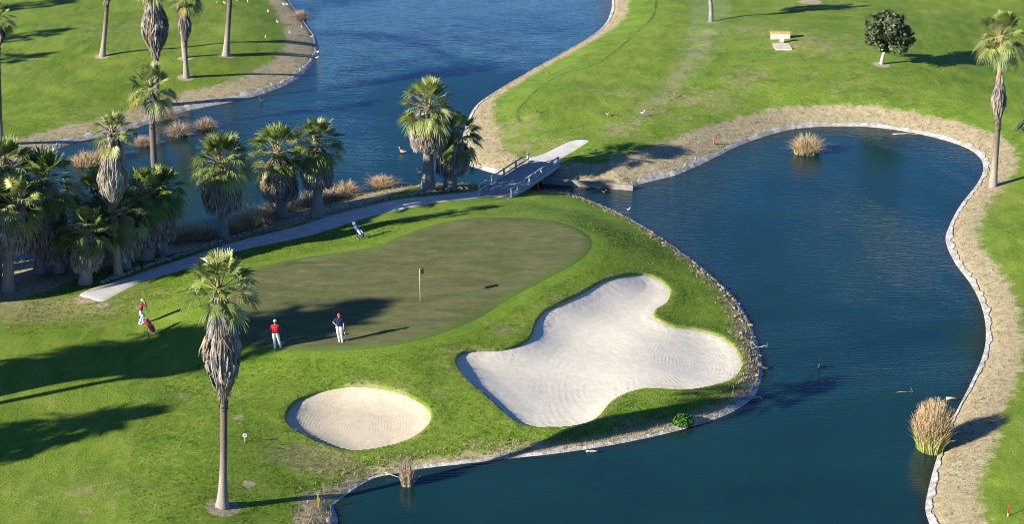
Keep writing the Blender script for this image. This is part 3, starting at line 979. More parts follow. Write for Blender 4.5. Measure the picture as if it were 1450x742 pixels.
palm('tall dark fan palm at the left frame edge with crown above the clump', (-6, 395), (8, 240), 48, (255, 335), 12, .34, .28, 44, 1.3, 1.4, group=G_PATH, dark=True, shape='cone')
palm('low dark fan palm right of the tall shaggy one in the clump', (178, 381), (172, 300), 40, (310, 362), 13, .34, .30, 42, 1.2, 1.1, group=G_PATH, dark=True, shape='cone')
palm('dark fan palm with a wide pale trunk base by the stone edging', (206, 368), (203, 276), 42, (288, 345), 14, .46, .34, 46, 1.3, 1.2, group=G_PATH, dark=True, shape='cone')
palm('dark fan palm at the right end of the shady clump', (230, 361), (226, 268), 38, (280, 335), 15, .42, .3, 44, 1.3, 1.1, group=G_PATH, dark=True, shape='cone')
palm('dark fan palm at the water side in the middle of the clump', (148, 366), (138, 280), 42, (292, 345), 16, .36, .3, 44, 1.2, 1.2, group=G_PATH, dark=True, shape='cone')
palm('dark shaded fan palm low in the clump beside the sunlit short one', (84, 385), (88, 312), 40, (322, 365), 23, .36, .3, 40, 1.2, 1.15, group=G_PATH, dark=True, shape='cone')
palm('tall fan palm with orange bare neck above its skirt on the right shore', (1406, 264), (1417, 50), 39, (106, 166), 17, .24, .185, 40, 1.5, .52, fresh=True, sweep=116)
G_FAR = 'tall palms on the far left fairway'
palm('bare slender palm trunk alone on the far left fairway, crown out of frame', (145, 79), (156, -95), 34, (-75, -2), 18, .21, .15, 30, 1.6, .8, group=G_FAR)
palm('palm with narrow grey skirt ending halfway up, on the far left fairway', (264, 109), (262, -6), 26, (8, 56), 19, .20, .15, 30, 1.6, .56, group=G_FAR)
palm('leaning thin palm behind the skirted one on the far left fairway', (262, 81), (236, -70), 32, (-50, -10), 20, .20, .14, 30, 1.5, .8, group=G_FAR)
palm('palm with massive grey shaggy skirt reaching out of frame, on the far lake bank', (221, 148), (213, -30), 34, (-12, 73), 21, .26, .19, 34, 1.4, 1.15, group=G_FAR)
palm('stout bare palm trunk nearest the lake tip on the far left fairway', (320, 78), (331, -80), 34, (-60, -12), 22, .26, .18, 32, 1.6, .85, group=G_FAR)
palm('palm at the left frame edge on the dry far bank', (1, 205), (-3, 22), 24, (32, 62), 24, .22, .17, 30, 1.4, .55, group=G_FAR)


# palms standing out of frame whose shadows lie across the lawn
def shadow_palm(u, v, h, Rm, label, seed, rs=1.1, sl=4.0):
    c = hit(u, v)
    L = h / math.tan(SUN_EL)
    x, y = c[0] - SH[0] * L, c[1] - SH[1] * L
    z = float(Hbase(np.array([x]), np.array([y]))[0])
    return palm(label, None, None, None, (h - .8, h - .8 - sl), seed, .27, .2, 40, 1.5, rs, p0=np.array([x, y, z]), h=h, Rm=Rm, group='palms left of the view', nseg=16, lean=0)


for k, (u, v, h, Rm, sl) in enumerate([(452, 452, 14.5, 2.9, 4.0), (470, 441, 15.5, 2.6, 3), (425, 468, 13.5, 2.4, 3), (385, 462, 14.0, 2.5, 3.5), (250, 486, 12.5, 2.2, 4.5), (190, 492, 12, 2.3, 4.0), (120, 508, 11, 2.4, 4), (60, 518, 10, 2.5, 4), (95, 606, 11, 2.3, 3), (30, 622, 9, 2.4, 4)]):
    shadow_palm(u, v, h, Rm, 'fan palm left of the view casting its shadow on the near lawn', 60 + k, 1.15, sl)
for k, (u, v, h) in enumerate([(45, 49, 11), (15, 82, 10), (50, 6, 11)]):
    shadow_palm(u, v, h, 2.1, 'fan palm left of the view casting its shadow on the far fairway', 75 + k)
for k, (u, v, h) in enumerate([(-50, 392, 8.0), (-80, 420, 6.0), (-105, 402, 9.5), (-58, 408, 6.2), (-85, 385, 9.5), (-140, 424, 8.5), (-118, 437, 6.2), (-58, 424, 5.2), (-90, 430, 5.6)]):  # unseen palms with low wide skirts, added to keep the left clump shaded
    p = hit(u, v)
    palm('unseen fan palm left of the view added to shade the clump', None, None, None, (h - .8, 1.2), 85 + k, .3, .25, 44, 1.4, 1.7, p0=p, h=h, Rm=2.4, group='palms left of the view', nseg=16, dark=True, lean=0)


# ------------------------------------------------------------------ broadleaf trees
def tree(label, base, crown, rad_px, seed, trunk_h=None, r0=.22, n=2600, p0=None, cz=None, rad=None, pale=False, cat='tree'):
    rng = np.random.default_rng(300 + seed)
    if p0 is None:
        p0 = hit(*base); c = at_depth(*crown, p0[1]) - p0
        sc = scale_at(p0); rad = np.array([rad_px[0] / sc, rad_px[0] / sc * .95, rad_px[1] / sc / .96])
    else:
        c = np.array([cz[0], 0, cz[1]])
    root = empty('leafy_tree', p0, label, cat)
    mb = MB()
    zt = c[2] - rad[2] * .55
    pts = [np.array([0, 0, -.3]), np.array([0, 0, 0]), np.array([c[0] * .1, 0, zt * .3]), np.array([c[0] * .45, .05, zt * .7]), np.array([c[0] * .8, 0, zt])]
    mb.tube(pts, [r0 * 1.5, r0 * 1.25, r0, r0 * .85, r0 * .75], 12)
    clumps = []
    for i in range(64):
        d = unit(rng.normal(0, 1, 3)); q = rng.uniform(.45, 1.02)
        e = c + d * rad * q
        if e[2] < c[2] - rad[2] * .75: e[2] = c[2] - rad[2] * .75
        clumps.append((e, rng.uniform(.13, .26) * rad[0]))
    for e, r in clumps[:12]:
        m = pts[-1] * .5 + e * .5 + rng.normal(0, .1, 3)
        mb.tube([pts[-1] - [0, 0, .15], m, e], [r0 * .5, r0 * .28, r0 * .08], 7)
    mb.build('trunk', M['bark'] if not pale else M['bark_pale'] if r0 < .2 else M['bark_mid'], root)
    V = []
    k = n
    which = rng.integers(0, len(clumps), k)
    E = np.array([q[0] for q in clumps])[which]; Rr = np.array([q[1] for q in clumps])[which]
    D = rng.normal(0, 1, (k, 3)); D /= np.linalg.norm(D, axis=1)[:, None]
    C = E + D * (Rr * rng.uniform(.5, 1.05, k) ** .5)[:, None]
    nrm = D + rng.normal(0, .6, (k, 3)); nrm /= np.linalg.norm(nrm, axis=1)[:, None]
    a = np.cross(nrm, rng.normal(0, 1, (k, 3))); a /= np.linalg.norm(a, axis=1)[:, None]; b = np.cross(nrm, a)
    s = rng.uniform(.07, .15, k)[:, None] * (rad[0] / 1.9)
    V = np.stack([C - a * s * 1.4, C - b * s * .7 + nrm * s * .2, C + a * s * 1.4, C + b * s * .7 + nrm * s * .2], 1).reshape(-1, 3)
    o = fast_mesh('crown', V, np.arange(k * 4).reshape(-1, 4), M['tree_leaf'])
    o.parent = root
    return root


M['bark'] = mat_trunk('tree_bark', (.10, .08, .06), (.26, .21, .16), 3)
M['bark_mid'] = mat_trunk('tree_bark_knotted', (.10, .085, .07), (.36, .31, .26), 2)
M['bark_pale'] = mat_trunk('tree_bark_pale', (.30, .25, .20), (.50, .44, .36), 3)
M['tree_leaf'] = leafy('tree_leaf', [(.030, .046, .020), (.065, .088, .038), (.125, .145, .072)], 1.2, .15)
tree('round dense dark tree with pale bent trunk on the upper right lawn', (1248, 90), (1262, 44), (37, 27), 1, r0=.15, n=4000, pale=True)
tree('thick knotted tree trunk at the top edge, crown out of frame', (1007, 30), (1003, -40), (26, 28), 2, r0=.205, n=3000, pale=True)
tree('dark broad tree beyond the top edge casting shade on the mound', (1150, -6), (1165, -60), (50, 34), 3, r0=.3, n=4500)

# ------------------------------------------------------------------ reeds
def reeds(label, u, v, wpx, hpx, seed, mat='reed', n=420, depth=.7, lean=0.0, group=None, gmix=0, spread=.35, z=None, name='reed_clump'):
    rng = np.random.default_rng(500 + seed)
    p0 = hit(u, v) if z is None else plane(u, v, z)
    p0 = np.array(p0); sc = scale_at(p0)
    w = wpx / sc / 2; h = hpx / sc * 1.25
    root_z = min(p0[2], .4) - .12
    k = n
    a = rng.uniform(0, 6.28, k); q = np.sqrt(rng.random(k))
    bx = np.cos(a) * q * w * .72; by = np.sin(a) * q * w * depth * .72
    H = h * rng.uniform(.40, 1.0, k) ** .7 * (1 - .40 * q ** 3)
    az = a + rng.normal(0, .9, k); sp = rng.uniform(.1, 1, k) * spread * H * (.5 + q) * np.where(rng.random(k) < .12, 1.7, 1.0)
    tx = np.cos(az) * sp + lean * H; ty = np.sin(az) * sp
    rows = [0, .35, .7, 1.0]
    wd = rng.uniform(.014, .036, k)
    fa = rng.uniform(0, 3.14, k); wxx, wyy = np.cos(fa) * wd, np.sin(fa) * wd
    V = []
    for t in rows:
        f = t ** 1.9; ww = 1 - .85 * t
        bend = np.clip(sp / H, 0, .9)
        zz = H * (t - .55 * bend * t ** 2.5)
        x = bx + tx * f; y = by + ty * f
        V.append(np.stack([np.stack([x - wxx * ww, y - wyy * ww, zz], 1), np.stack([x + wxx * ww, y + wyy * ww, zz], 1)], 1))
    V = np.stack(V, 1).reshape(-1, 3)
    b0 = np.arange(k) * 8
    F = np.concatenate([np.stack([b0 + 2 * j, b0 + 2 * j + 1, b0 + 2 * j + 3, b0 + 2 * j + 2], 1) for j in range(3)])
    mi = np.tile((rng.random(k) < gmix).astype(int), 3)
    o = fast_mesh(name, V, F, [M[mat], M['reed_green']], None, False, mi)
    o.location = (float(p0[0]), float(p0[1]), root_z)
    return tag(o, label, 'reeds', group)


GR = 'dry reeds along the lake shores'
reeds('tall clump of tan reeds, green at the base, by the near right bank', 1318, 634, 56, 66, 1, 'reed_tall', 4200, 1.3, .02, None, 0, .22, 0)
reeds('round tuft of dry reeds alone in the right pond', 1142, 217, 46, 30, 2, 'reed', 1300, .8, .02, None, 0, .6, 0)
reeds('pale hanging reed tuft at the water edge below the small bunker', 577, 688, 24, 40, 3, 'reed_grey', 420, .7, 0, None, 0, .2, 0)
for k, (lab, u, v, w, h, m, sp) in enumerate([
        ('dry reed bank right of the shady palm clump', 250, 342, 50, 32, 'reed', .6), ('dry reed bank left of the first spaced palm', 284, 338, 52, 32, 'reed', .6), ('low dry reeds behind the first spaced palm', 325, 328, 42, 26, 'reed', .6),
        ('thick pale reed clump between the first two spaced palms', 362, 319, 60, 36, 'reed', .6), ('dry reeds left of the middle spaced palm', 390, 308, 34, 30, 'reed', .5), ('sparse reeds behind the middle spaced palm', 414, 299, 28, 20, 'reed_grey', .6),
        ('tangled dry reeds right of the palm nearest the bridge', 442, 293, 44, 28, 'reed', .6), ('dry reed bank running toward the bridge palms', 470, 285, 34, 26, 'reed_grey', .6), ('dry reeds at the right end of the shore row', 492, 278, 26, 26, 'reed', .55),
        ('small spiky reed tuft standing in the lake', 541, 262, 34, 18, 'reed', .7), ('reeds glimpsed between the palm trunks of the clump', 82, 382, 44, 30, 'reed', .5), ('reeds in shade near the short palm of the clump', 100, 372, 40, 26, 'reed', .5)]):
    reeds(lab, u, v, w, h, 10 + k, m, 900, .9, 0, GR, 0, sp * 1.7)
for k, (lab, u, v, w, h) in enumerate([('long low reed bed in the lake behind the shaggy palm', 122, 234, 46, 24), ('reed bed continuing behind the shaggy palm skirt', 150, 226, 36, 24), ('small reed island left of the slender palm', 205, 206, 36, 18), ('upright dry reeds right of the slender palm', 252, 192, 32, 24),
                                       ('feathery reed tuft off the far bank', 291, 181, 32, 18), ('dry brush at the far bank below the fairway', 235, 168, 36, 20), ('brown bush hanging over the far shore near the top', 425, 26, 24, 16)]):
    reeds(lab, u, v, w, h, 30 + k, 'reed_grey' if k != 0 else 'reed', 800, .7, 0, GR, 0, .95, 0 if k < 5 else None)


# ------------------------------------------------------------------ bank grass (uncountable)
def blades(name, P, hmin, hmax, wid, nb, mats, mi_fn, seed, label, spread=.6):
    rng = np.random.default_rng(seed)
    n = len(P)
    P = np.repeat(P, nb, 0); k = len(P)
    Hh = rng.uniform(hmin, hmax, k); az = rng.uniform(0, 6.28, k); sp = rng.uniform(.1, 1, k) * spread * Hh
    off = rng.normal(0, .05, (k, 2))
    base = P.copy(); base[:, :2] += off
    d = np.stack([np.cos(az), np.sin(az)], 1); s = np.stack([-d[:, 1], d[:, 0]], 1) * wid * rng.uniform(.6, 1.4, (k, 1))
    b0 = np.concatenate([base[:, :2] - s, (base[:, 2] - .03)[:, None]], 1); b1 = np.concatenate([base[:, :2] + s, (base[:, 2] - .03)[:, None]], 1)
    m = np.concatenate([base[:, :2] + d * (sp * .4)[:, None], (base[:, 2] + Hh * .65)[:, None]], 1)
    tp = np.concatenate([base[:, :2] + d * sp[:, None], (base[:, 2] + Hh)[:, None]], 1)
    sm = np.concatenate([s * .7, np.zeros((k, 1))], 1)
    V = np.stack([b0, b1, m + sm, tp, m - sm], 1).reshape(-1, 3)
    i = np.arange(k) * 5
    Q = np.stack([i, i + 1, i + 2, i + 4], 1); T = np.stack([i + 4, i + 2, i + 3, i + 3], 1)
    tri = np.concatenate([np.stack([i, i + 1, i + 2], 1), np.stack([i, i + 2, i + 4], 1), np.stack([i + 4, i + 2, i + 3], 1)])
    mi = np.tile(np.repeat(mi_fn(rng, n), nb), 3)
    o = fast_mesh(name, V, tri, mats, None, False, mi)
    return tag(o, label, 'grass', kind='stuff')


def shore_points(S, per_m, lo, hi, rng):
    seg = np.hypot(*np.diff(S[:, :2], axis=0).T); L = np.concatenate([[0], np.cumsum(seg)])
    n = int(L[-1] * per_m); t = rng.uniform(0, L[-1], n)
    x = np.interp(t, L, S[:, 0]); y = np.interp(t, L, S[:, 1]); bw = np.interp(t, L, S[:, 2])
    # random offset, keep those whose land distance is within the band
    a = rng.uniform(0, 6.28, n); q = rng.uniform(0, 1, n) * 4.0
    x = x + np.cos(a) * q; y = y + np.sin(a) * q
    sd = SD(x, y); k = (sd > lo) & (sd < np.minimum(hi, bw + .6)) & (y > 74) & (y < 222) & (np.abs(x) < .30 * y)
    if True:
        g = GSD(x, y) < -.5
        pd = np.where((x > PASD.x0) & (x < PASD.x0 + PASD.h * (PASD.nx - 2)) & (y > PASD.y0) & (y < PASD.y0 + PASD.h * (PASD.ny - 2)), PASD(x, y), -9) < -.4
        p2 = np.where((x > PA2SD.x0) & (x < PA2SD.x0 + PA2SD.h * (PA2SD.nx - 2)) & (y > PA2SD.y0) & (y < PA2SD.y0 + PA2SD.h * (PA2SD.ny - 2)), PA2SD(x, y), -9) < -.3
        k &= g & pd & p2
    x, y = x[k], y[k]
    return np.stack([x, y, Hground(x, y)], 1)


rng = np.random.default_rng(91)
PB = np.concatenate([shore_points(S1, 22, .6, 3.5, rng), shore_points(S2, 40, .5, 3.5, rng), shore_points(S3, 90, .15, 2.2, rng)])
M['blade_dry'] = leafy('dry_grass', [(.20, .15, .085), (.36, .28, .17), (.46, .38, .25)], .8, .2, .85, .1)
M['blade_green'] = leafy('rough_grass', [(.062, .120, .013), (.128, .212, .019), (.205, .265, .042)], .6, .25, .7, .15)
blades('bank_grass', PB, .05, .19, .010, 5, [M['blade_dry'], M['blade_green']], lambda r, n: (r.random(n) < .25).astype(int), 92, 'dry grass growing along the pond banks', .8)
# long rough on the island and near lawn
n = 150000
x = rng.uniform(-30, 30, n); y = rng.uniform(78, 128, n)
ok = (np.abs(x) < .275 * y) & (SD(x, y) > .7) & (GSD(x, y) < -.9) & (ISL(x, y) > .5)
x, y = x[ok], y[ok]
inpath = np.where((x > PASD.x0) & (x < PASD.x0 + PASD.h * (PASD.nx - 2)) & (y > PASD.y0) & (y < PASD.y0 + PASD.h * (PASD.ny - 2)), PASD(x, y), -9)
b1 = np.where((x > B1SD.x0) & (x < B1SD.x0 + B1SD.h * (B1SD.nx - 2)) & (y > B1SD.y0) & (y < B1SD.y0 + B1SD.h * (B1SD.ny - 2)), B1SD(x, y), -9)
b2 = np.where((x > B2SD.x0) & (x < B2SD.x0 + B2SD.h * (B2SD.nx - 2)) & (y > B2SD.y0) & (y < B2SD.y0 + B2SD.h * (B2SD.ny - 2)), B2SD(x, y), -9)
ok = (inpath < -.1) & (b1 < -.05) & (b2 < -.05) & (FAIR(x, y) < .2) & ((BANK(x, y) - SD(x, y)) < .3)
x, y = x[ok], y[ok]
blades('rough_grass', np.stack([x, y, Hground(x, y)], 1), .03, .075, .010, 4, [M['blade_green'], M['blade_dry']], lambda r, n: (r.random(n) < .035).astype(int), 93, 'long rough grass covering the near lawn and island', .9)

# ------------------------------------------------------------------ stones along the path
def stone_mesh(i):
    bm = bmesh.new(); bmesh.ops.create_icosphere(bm, subdivisions=2, radius=.5)
    sx, sy, sz = [(1, .8, .6), (1.2, .8, .55), (.9, .9, .7), (1.1, .7, .6), (1, 1, .5)][i % 5]
    for q in bm.verts:
        d = mnoise.noise(q.co * 1.6 + Vector((i * 7.3, 0, 0))) * .28 + mnoise.noise(q.co * 4 + Vector((i, 3, 0))) * .08
        q.co = q.co * (1 + d); q.co.x *= sx; q.co.y *= sy; q.co.z *= sz
    me = bpy.data.meshes.new('edging_stone'); bm.to_mesh(me); bm.free(); me.materials.append(M['stone'])
    return me


stm = [stone_mesh(i) for i in range(6)]
SP = catmull(hp([(146, 401), (165, 394), (189, 385), (236, 369), (303, 346), (370, 327), (430, 311), (480, 299), (547, 282), (600, 275), (640, 270), (672, 266)]), False, 6)
seg = np.hypot(*np.diff(SP, axis=0).T); L = np.concatenate([[0], np.cumsum(seg)])
t = 0.0
while t < L[-1]:
    s = random.uniform(.30, .50)
    for row in (0, 1):
        if row == 1 and random.random() < .45: continue
        px_, py_ = np.interp(t, L, SP[:, 0]) + random.uniform(-.06, .06), np.interp(t, L, SP[:, 1]) + .08 + row * random.uniform(.34, .5)
        o = bpy.data.objects.new('edging_stone', random.choice(stm)); COL.objects.link(o)
        z = float(Hbase(np.array([px_]), np.array([py_]))[0])
        o.location = (px_, py_, z + s * .16); o.scale = (s, s, s * random.uniform(.8, 1.2)); o.rotation_euler = (random.uniform(-.2, .2), random.uniform(-.2, .2), random.uniform(0, 6.3))
        tag(o, 'rough pale stone in the row edging the concrete cart path', 'stone', 'stones edging the cart path')
    t += s * random.uniform(.9, 1.15)

# ------------------------------------------------------------------ footbridge
M['bridge_wood'] = simple('weathered_white_wood', (.40, .39, .37), .75, .22, 3, .2, .3, 30)
M['wall_conc'] = simple('shade_toned_concrete', (.24, .22, .19), .9, .3, 3, .15, .4, 12)
M['deck'] = simple('grey_deck_boards', (.34, .325, .30), .85, .18, 2, .15, .3, 12)
bn = np.stack([plane(u, v, 1.15) for u, v in ((680, 268), (721, 274), (789, 230), (750, 222))])       # near-left, near-right, far-right, far-left
mid = bn.mean(0)
ax = unit((bn[2] + bn[3] - bn[0] - bn[1])[:2]); rgt = np.array([ax[1], -ax[0]])
Lb = np.linalg.norm(((bn[2] + bn[3]) - (bn[0] + bn[1]))[:2]) / 2; Wb = abs(np.dot((bn[1] - bn[0])[:2], rgt) + np.dot((bn[2] - bn[3])[:2], rgt)) / 2
br = empty('footbridge', (mid[0], mid[1], 1.12), 'grey timber footbridge with low white side rails over the channel', 'bridge', None, math.atan2(ax[1], ax[0]))
he = [float(Hbase(np.array([mid[0] + s_ * ax[0] * (Lb / 2 + .5)]), np.array([mid[1] + s_ * ax[1] * (Lb / 2 + .5)]))[0]) for s_ in (-1, 1)]
print('BRIDGE', Lb, Wb, mid, he)
br.location.z = max(he) - .02
# local: x along, y to the left
dk = MB()
nb = int(Lb / .2)
for i in range(nb):
    xx = -Lb / 2 - .3 + (i + .5) * (Lb + .6) / nb
    dk.box((xx, 0, .02 + .05 * (1 - (2 * xx / Lb) ** 2)), ((Lb + .6) / nb - .012, Wb + .1, .06))
dk.build('deck', M['deck'], br, smooth=False)
for s in (-1, 1):
    MB().box((0, s * (Wb / 2 - .12), -.17), (Lb + .2, .18, .3)).build('beam', M['deck'], br, smooth=False)
    r = MB().box((0, s * (Wb / 2 + .02), .66), (Lb + .1, .10, .07), bevel=.01).build('railing', M['bridge_wood'], br, smooth=False)
    MB().box((0, s * (Wb / 2 + .02), .24), (Lb, .06, .12), bevel=.01).build('lower_rail', M['bridge_wood'], r, smooth=False)
    if s < 0:
        MB().box((0, s * (Wb / 2 + .10), .0), (Lb, .05, .22), bevel=.01).build('fascia_board', M['bridge_wood'], r, smooth=False)
    npst = 9 if s < 0 else 5
    for i in range(npst):
        xx = -Lb / 2 + .1 + i * (Lb - .2) / (npst - 1)
        MB().box((xx, s * (Wb / 2 + .075), .28), (.12, .11, .86), bevel=.01).build('post', M['bridge_wood'], r, smooth=False)
for s in (-1, 1):
    MB().box((s * (Lb / 2 + .25), 0, -.75), (.5, Wb + .12, 1.4), bevel=.03).build('abutment', M['wall_conc'], br, smooth=False)

M['wall_conc'] = simple('shade_toned_concrete', (.24, .22, .19), .9, .3, 3, .15, .4, 12)  # base colour darkened so the bank wall reads as lying in palm shade
# concrete wing wall on the far bank right of the bridge
wl = [plane(u, v, 0) for u, v in ((768, 259), (897, 269))]
for a_, b_ in zip(wl[:1], wl[1:]):
    c_ = (a_ + b_) / 2; d_ = b_ - a_
    w_ = MB().box((0, 0, 0), (np.linalg.norm(d_[:2]), .35, .9), bevel=.04).build('retaining_wall', M['wall_conc'], None, False, (c_[0], c_[1], -.05))
    w_.rotation_euler = (0, 0, math.atan2(d_[1], d_[0]))
    tag(w_, 'low concrete bank wall on the far shore right of the footbridge', 'wall')

# ------------------------------------------------------------------ people
M['skin'] = simple('skin', (.42, .25, .17), .55, .08, 6)
M['white_cloth'] = simple('white_cloth', (.70, .70, .70), .8, .06, 6, .2, .3, 18)
M['pale_cloth'] = simple('pale_grey_cloth', (.58, .57, .55), .8, .06, 6, .2, .3, 18)
M['red_cloth'] = simple('red_cloth', (.45, .018, .035), .8, .1, 6, .2, .3, 18)
M['maroon_cloth'] = simple('maroon_cloth', (.22, .018, .03), .8, .1, 6, .2, .3, 18)
M['navy_cloth'] = simple('navy_cloth', (.012, .018, .055), .8, .1, 6, .2, .3, 18)
M['red_cap'] = simple('red_cap_cloth', (.62, .05, .04), .8, .1, 6)
M['hair'] = simple('dark_hair', (.05, .035, .025), .7, .3, 20)
M['shoe'] = simple('white_shoe', (.62, .62, .60), .6, .1, 10)
M['black'] = simple('black_rubber', (.02, .02, .022), .6, .2, 10)
M['steel'] = simple('brushed_steel', (.45, .45, .46), .35, .1, 10, .5, metallic=.8)
M['eye'] = simple('eye', (.03, .025, .02), .2, .1, 10, .5)
M['lip'] = simple('lip', (.30, .10, .08), .5, .1, 10, .4)


def hand(mb, wrist, d, pn, sgn, curl=.5):
    """palm with four unequal fingers and a thumb; d along the hand, pn palm normal"""
    d = unit(np.array(d, float)); pn = unit(np.array(pn, float) - d * np.dot(pn, d)); sd = np.cross(d, pn) * sgn
    w = np.array(wrist, float)
    for o in (-.026, -.009, .009, .026):
        mb.capsule(w + sd * o * .6, w + d * .085 + sd * o, .015, .013, 8)
    for o, ln in zip((-.030, -.010, .010, .029), (.066, .078, .074, .056)):
        b = w + d * .088 + sd * o
        k1 = b + unit(d + pn * curl * .6) * ln * .5
        k2 = k1 + unit(d + pn * curl * 1.8) * ln * .32
        k3 = k2 + unit(d * .6 + pn * curl * 2.4) * ln * .25
        mb.capsule(b, k1, .0100, .0092, 7); mb.capsule(k1, k2, .0092, .0085, 7); mb.capsule(k2, k3, .0085, .0075, 7)
    b = w + d * .025 - sd * .028
    k1 = b + unit(d * .7 - sd * .8 + pn * .4) * .042; k2 = k1 + unit(d * .9 - sd * .25 + pn * .5) * .034
    mb.capsule(b, k1, .0125, .011, 7); mb.capsule(k1, k2, .011, .009, 7)


def person(label, base, scale, J, face, shirt, trousers, cap, seed, hands):
    p0 = hit(*base)
    root = empty('person', p0, label, 'person', 'golfers on the island')
    root.scale = (scale,) * 3
    J = {k: np.array(v, float) for k, v in J.items()}
    f = unit(np.array([face[0], face[1], 0.0])); s = np.array([-f[1], f[0], 0])          # s: the person's left
    up = np.array([0, 0, 1.0])
    b = MB()
    pel, che, nk, hd = J['pelvis'], J['chest'], J['neck'], J['head']
    sl = unit(J['shL'] - J['shR'])
    for o in (-.075, .075):
        b.capsule(pel + sl * o, pel * .5 + che * .5 + sl * o * .85, .105, .095); b.capsule(pel * .5 + che * .5 + sl * o * .85, che + sl * o * 1.2, .095, .105)
    b.capsule(che + up * .10, nk, .07, .055); b.capsule(nk, hd - up * .05, .052, .05)
    b.sphere(hd + up * .015, (.078, .092, .105), 14, 10, rot=np.stack([s, f, up], 1))
    b.sphere(hd - up * .055 + f * .022, (.055, .062, .06), 12, 8, rot=np.stack([s, f, up], 1))
    b.capsule(hd + f * .088 + up * .012, hd + f * .108 - up * .022, .011, .016, 8)
    for o in (-1, 1): b.sphere(hd + s * o * .082 - up * .005, (.012, .02, .032), 8, 6, rot=np.stack([s, f, up], 1))
    for sd_, sg in (('L', 1), ('R', -1)):
        sh, e, w = J['sh' + sd_], J['el' + sd_], J['wr' + sd_]
        b.capsule(che + up * .06 + (sh - che) * .4, sh, .075, .066); b.capsule(sh, e, .056, .042); b.capsule(e, e * .6 + w * .4, .043, .041); b.capsule(e * .6 + w * .4, w, .041, .027)
        hd_, pn_, cu = hands[sd_]
        hand(b, w, hd_, pn_, sg, cu)
        hp_, k, a = J['hip' + sd_], J['kn' + sd_], J['an' + sd_]
        b.capsule(hp_, k, .092, .058); b.capsule(k, k * .62 + a * .38, .058, .056); b.capsule(k * .62 + a * .38, a, .056, .038)
        b.capsule(a - up * .045 - f * .04, a - up * .06 + f * .14, .038, .03)
    body = b.build('body', M['skin'], root)
    remesh(body, .0085, 2)
    # shirt
    q = MB()
    for o in (-.078, .078):
        q.capsule(pel + up * .06 + sl * o, pel * .5 + che * .5 + sl * o * .92, .122, .114); q.capsule(pel * .5 + che * .5 + sl * o * .92, che + sl * o * 1.05, .112, .112)
    q.capsule(pel + up * .06, che, .118, .118); q.capsule(che, che + up * .11, .112, .088)
    q.capsule(che + up * .11, nk - up * .03, .084, .064)
    for sd_ in 'LR': q.capsule(nk - up * .05, J['sh' + sd_], .06, .072)
    for sd_ in 'LR':
        sh, e = J['sh' + sd_], J['el' + sd_]
        q.capsule(che + up * .06 + (sh - che) * .4, sh, .086, .080); q.capsule(sh, sh * .25 + e * .75, .076, .068)
    remesh(q.build('shirt', shirt, root), .013, 3)
    q = MB()
    for o in (-.07, .07): q.capsule(pel + sl * o, pel + up * .10 + sl * o, .117, .112)
    for sd_ in 'LR':
        hp_, k, a = J['hip' + sd_], J['kn' + sd_], J['an' + sd_]
        q.capsule(hp_, k, .108, .076); q.capsule(k, a + up * .03, .076, .064)
    remesh(q.build('trousers', trousers, root), .013, 3)
    for sd_ in 'LR':
        a = J['an' + sd_]
        q = MB(); q.capsule(a - up * .042 - f * .05, a - up * .052 + f * .06, .046, .046); q.capsule(a - up * .052 + f * .06, a - up * .060 + f * .15, .046, .036)
        remesh(q.build('shoe', M['shoe'], root), .012, 2)
    # cap: dome and brim
    q = MB(); rows, seg_ = 6, 18; V = []
    for i in range(rows + 1):
        th = i / rows * R(88)
        for j in range(seg_):
            ph = 2 * math.pi * j / seg_
            V.append(hd + up * (.045 + .100 * math.cos(th)) + (s * .094 * math.cos(ph) + f * .108 * math.sin(ph)) * math.sin(th))
    F = [(i * seg_ + j, i * seg_ + (j + 1) % seg_, (i + 1) * seg_ + (j + 1) % seg_, (i + 1) * seg_ + j) for i in range(rows) for j in range(seg_)]
    q.add(V, F)
    co = q.build('cap', cap, root)
    q = MB(); V = []
    for r_ in (0.0, 1.0):
        for j in range(13):
            ph = R(10 + 160 * j / 12)
            V.append(hd + up * (.047 - .02 * r_ * math.sin(ph)) + s * .094 * math.cos(ph) * (1 + .1 * r_) + f * (.106 * math.sin(ph) + r_ * .085 * math.sin(ph)))
    V = np.array(V); V = np.concatenate([V, V - up * .006])
    F = [(j, j + 1, 14 + j, 13 + j) for j in range(12)] + [(26 + j + 1, 26 + j, 39 + j, 40 + j) for j in range(12)]
    q.add(V, F); q.build('brim', cap, co)
    q = MB(); q.sphere(hd - f * .022 + up * .0, (.086, .085, .085), 12, 8, rot=np.stack([s, f, up], 1)); q.build('hair', M['hair'], root)
    for o in (-1, 1): MB().sphere(hd + f * .083 + s * o * .033 + up * .018, .012, 8, 6).build('eye', M['eye'], root)
    MB().sphere(hd + f * .083 - up * .058, (.024, .01, .008), 8, 6, rot=np.stack([s, f, up], 1)).build('mouth', M['lip'], root)
    return root, p0


# frame: +x picture right, +y away from the viewer
# man in red: back to the viewer, arms folded in front, legs apart
JB = dict(pelvis=(0, 0, .95), chest=(0, 0, 1.30), neck=(0, .01, 1.50), head=(0, .03, 1.63), shL=(-.175, .02, 1.385), elL=(-.245, .10, 1.16), wrL=(-.05, .24, 1.18), shR=(.175, .02, 1.385), elR=(.245, .10, 1.16), wrR=(.06, .25, 1.14),
          hipL=(-.10, 0, .90), knL=(-.09, .03, .50), anL=(-.06, -.03, .10), hipR=(.10, 0, .90), knR=(.17, .05, .50), anR=(.24, .10, .10))
person('golfer in red polo, white trousers and white cap seen from behind with folded arms', (391, 494), 1.0, JB, (0.15, 1), M['red_cloth'], M['white_cloth'], M['white_cloth'], 1,
       dict(L=((1, .1, -.1), (0, -.8, -.3), .4), R=((-1, .1, .05), (0, -.8, -.3), .4)))
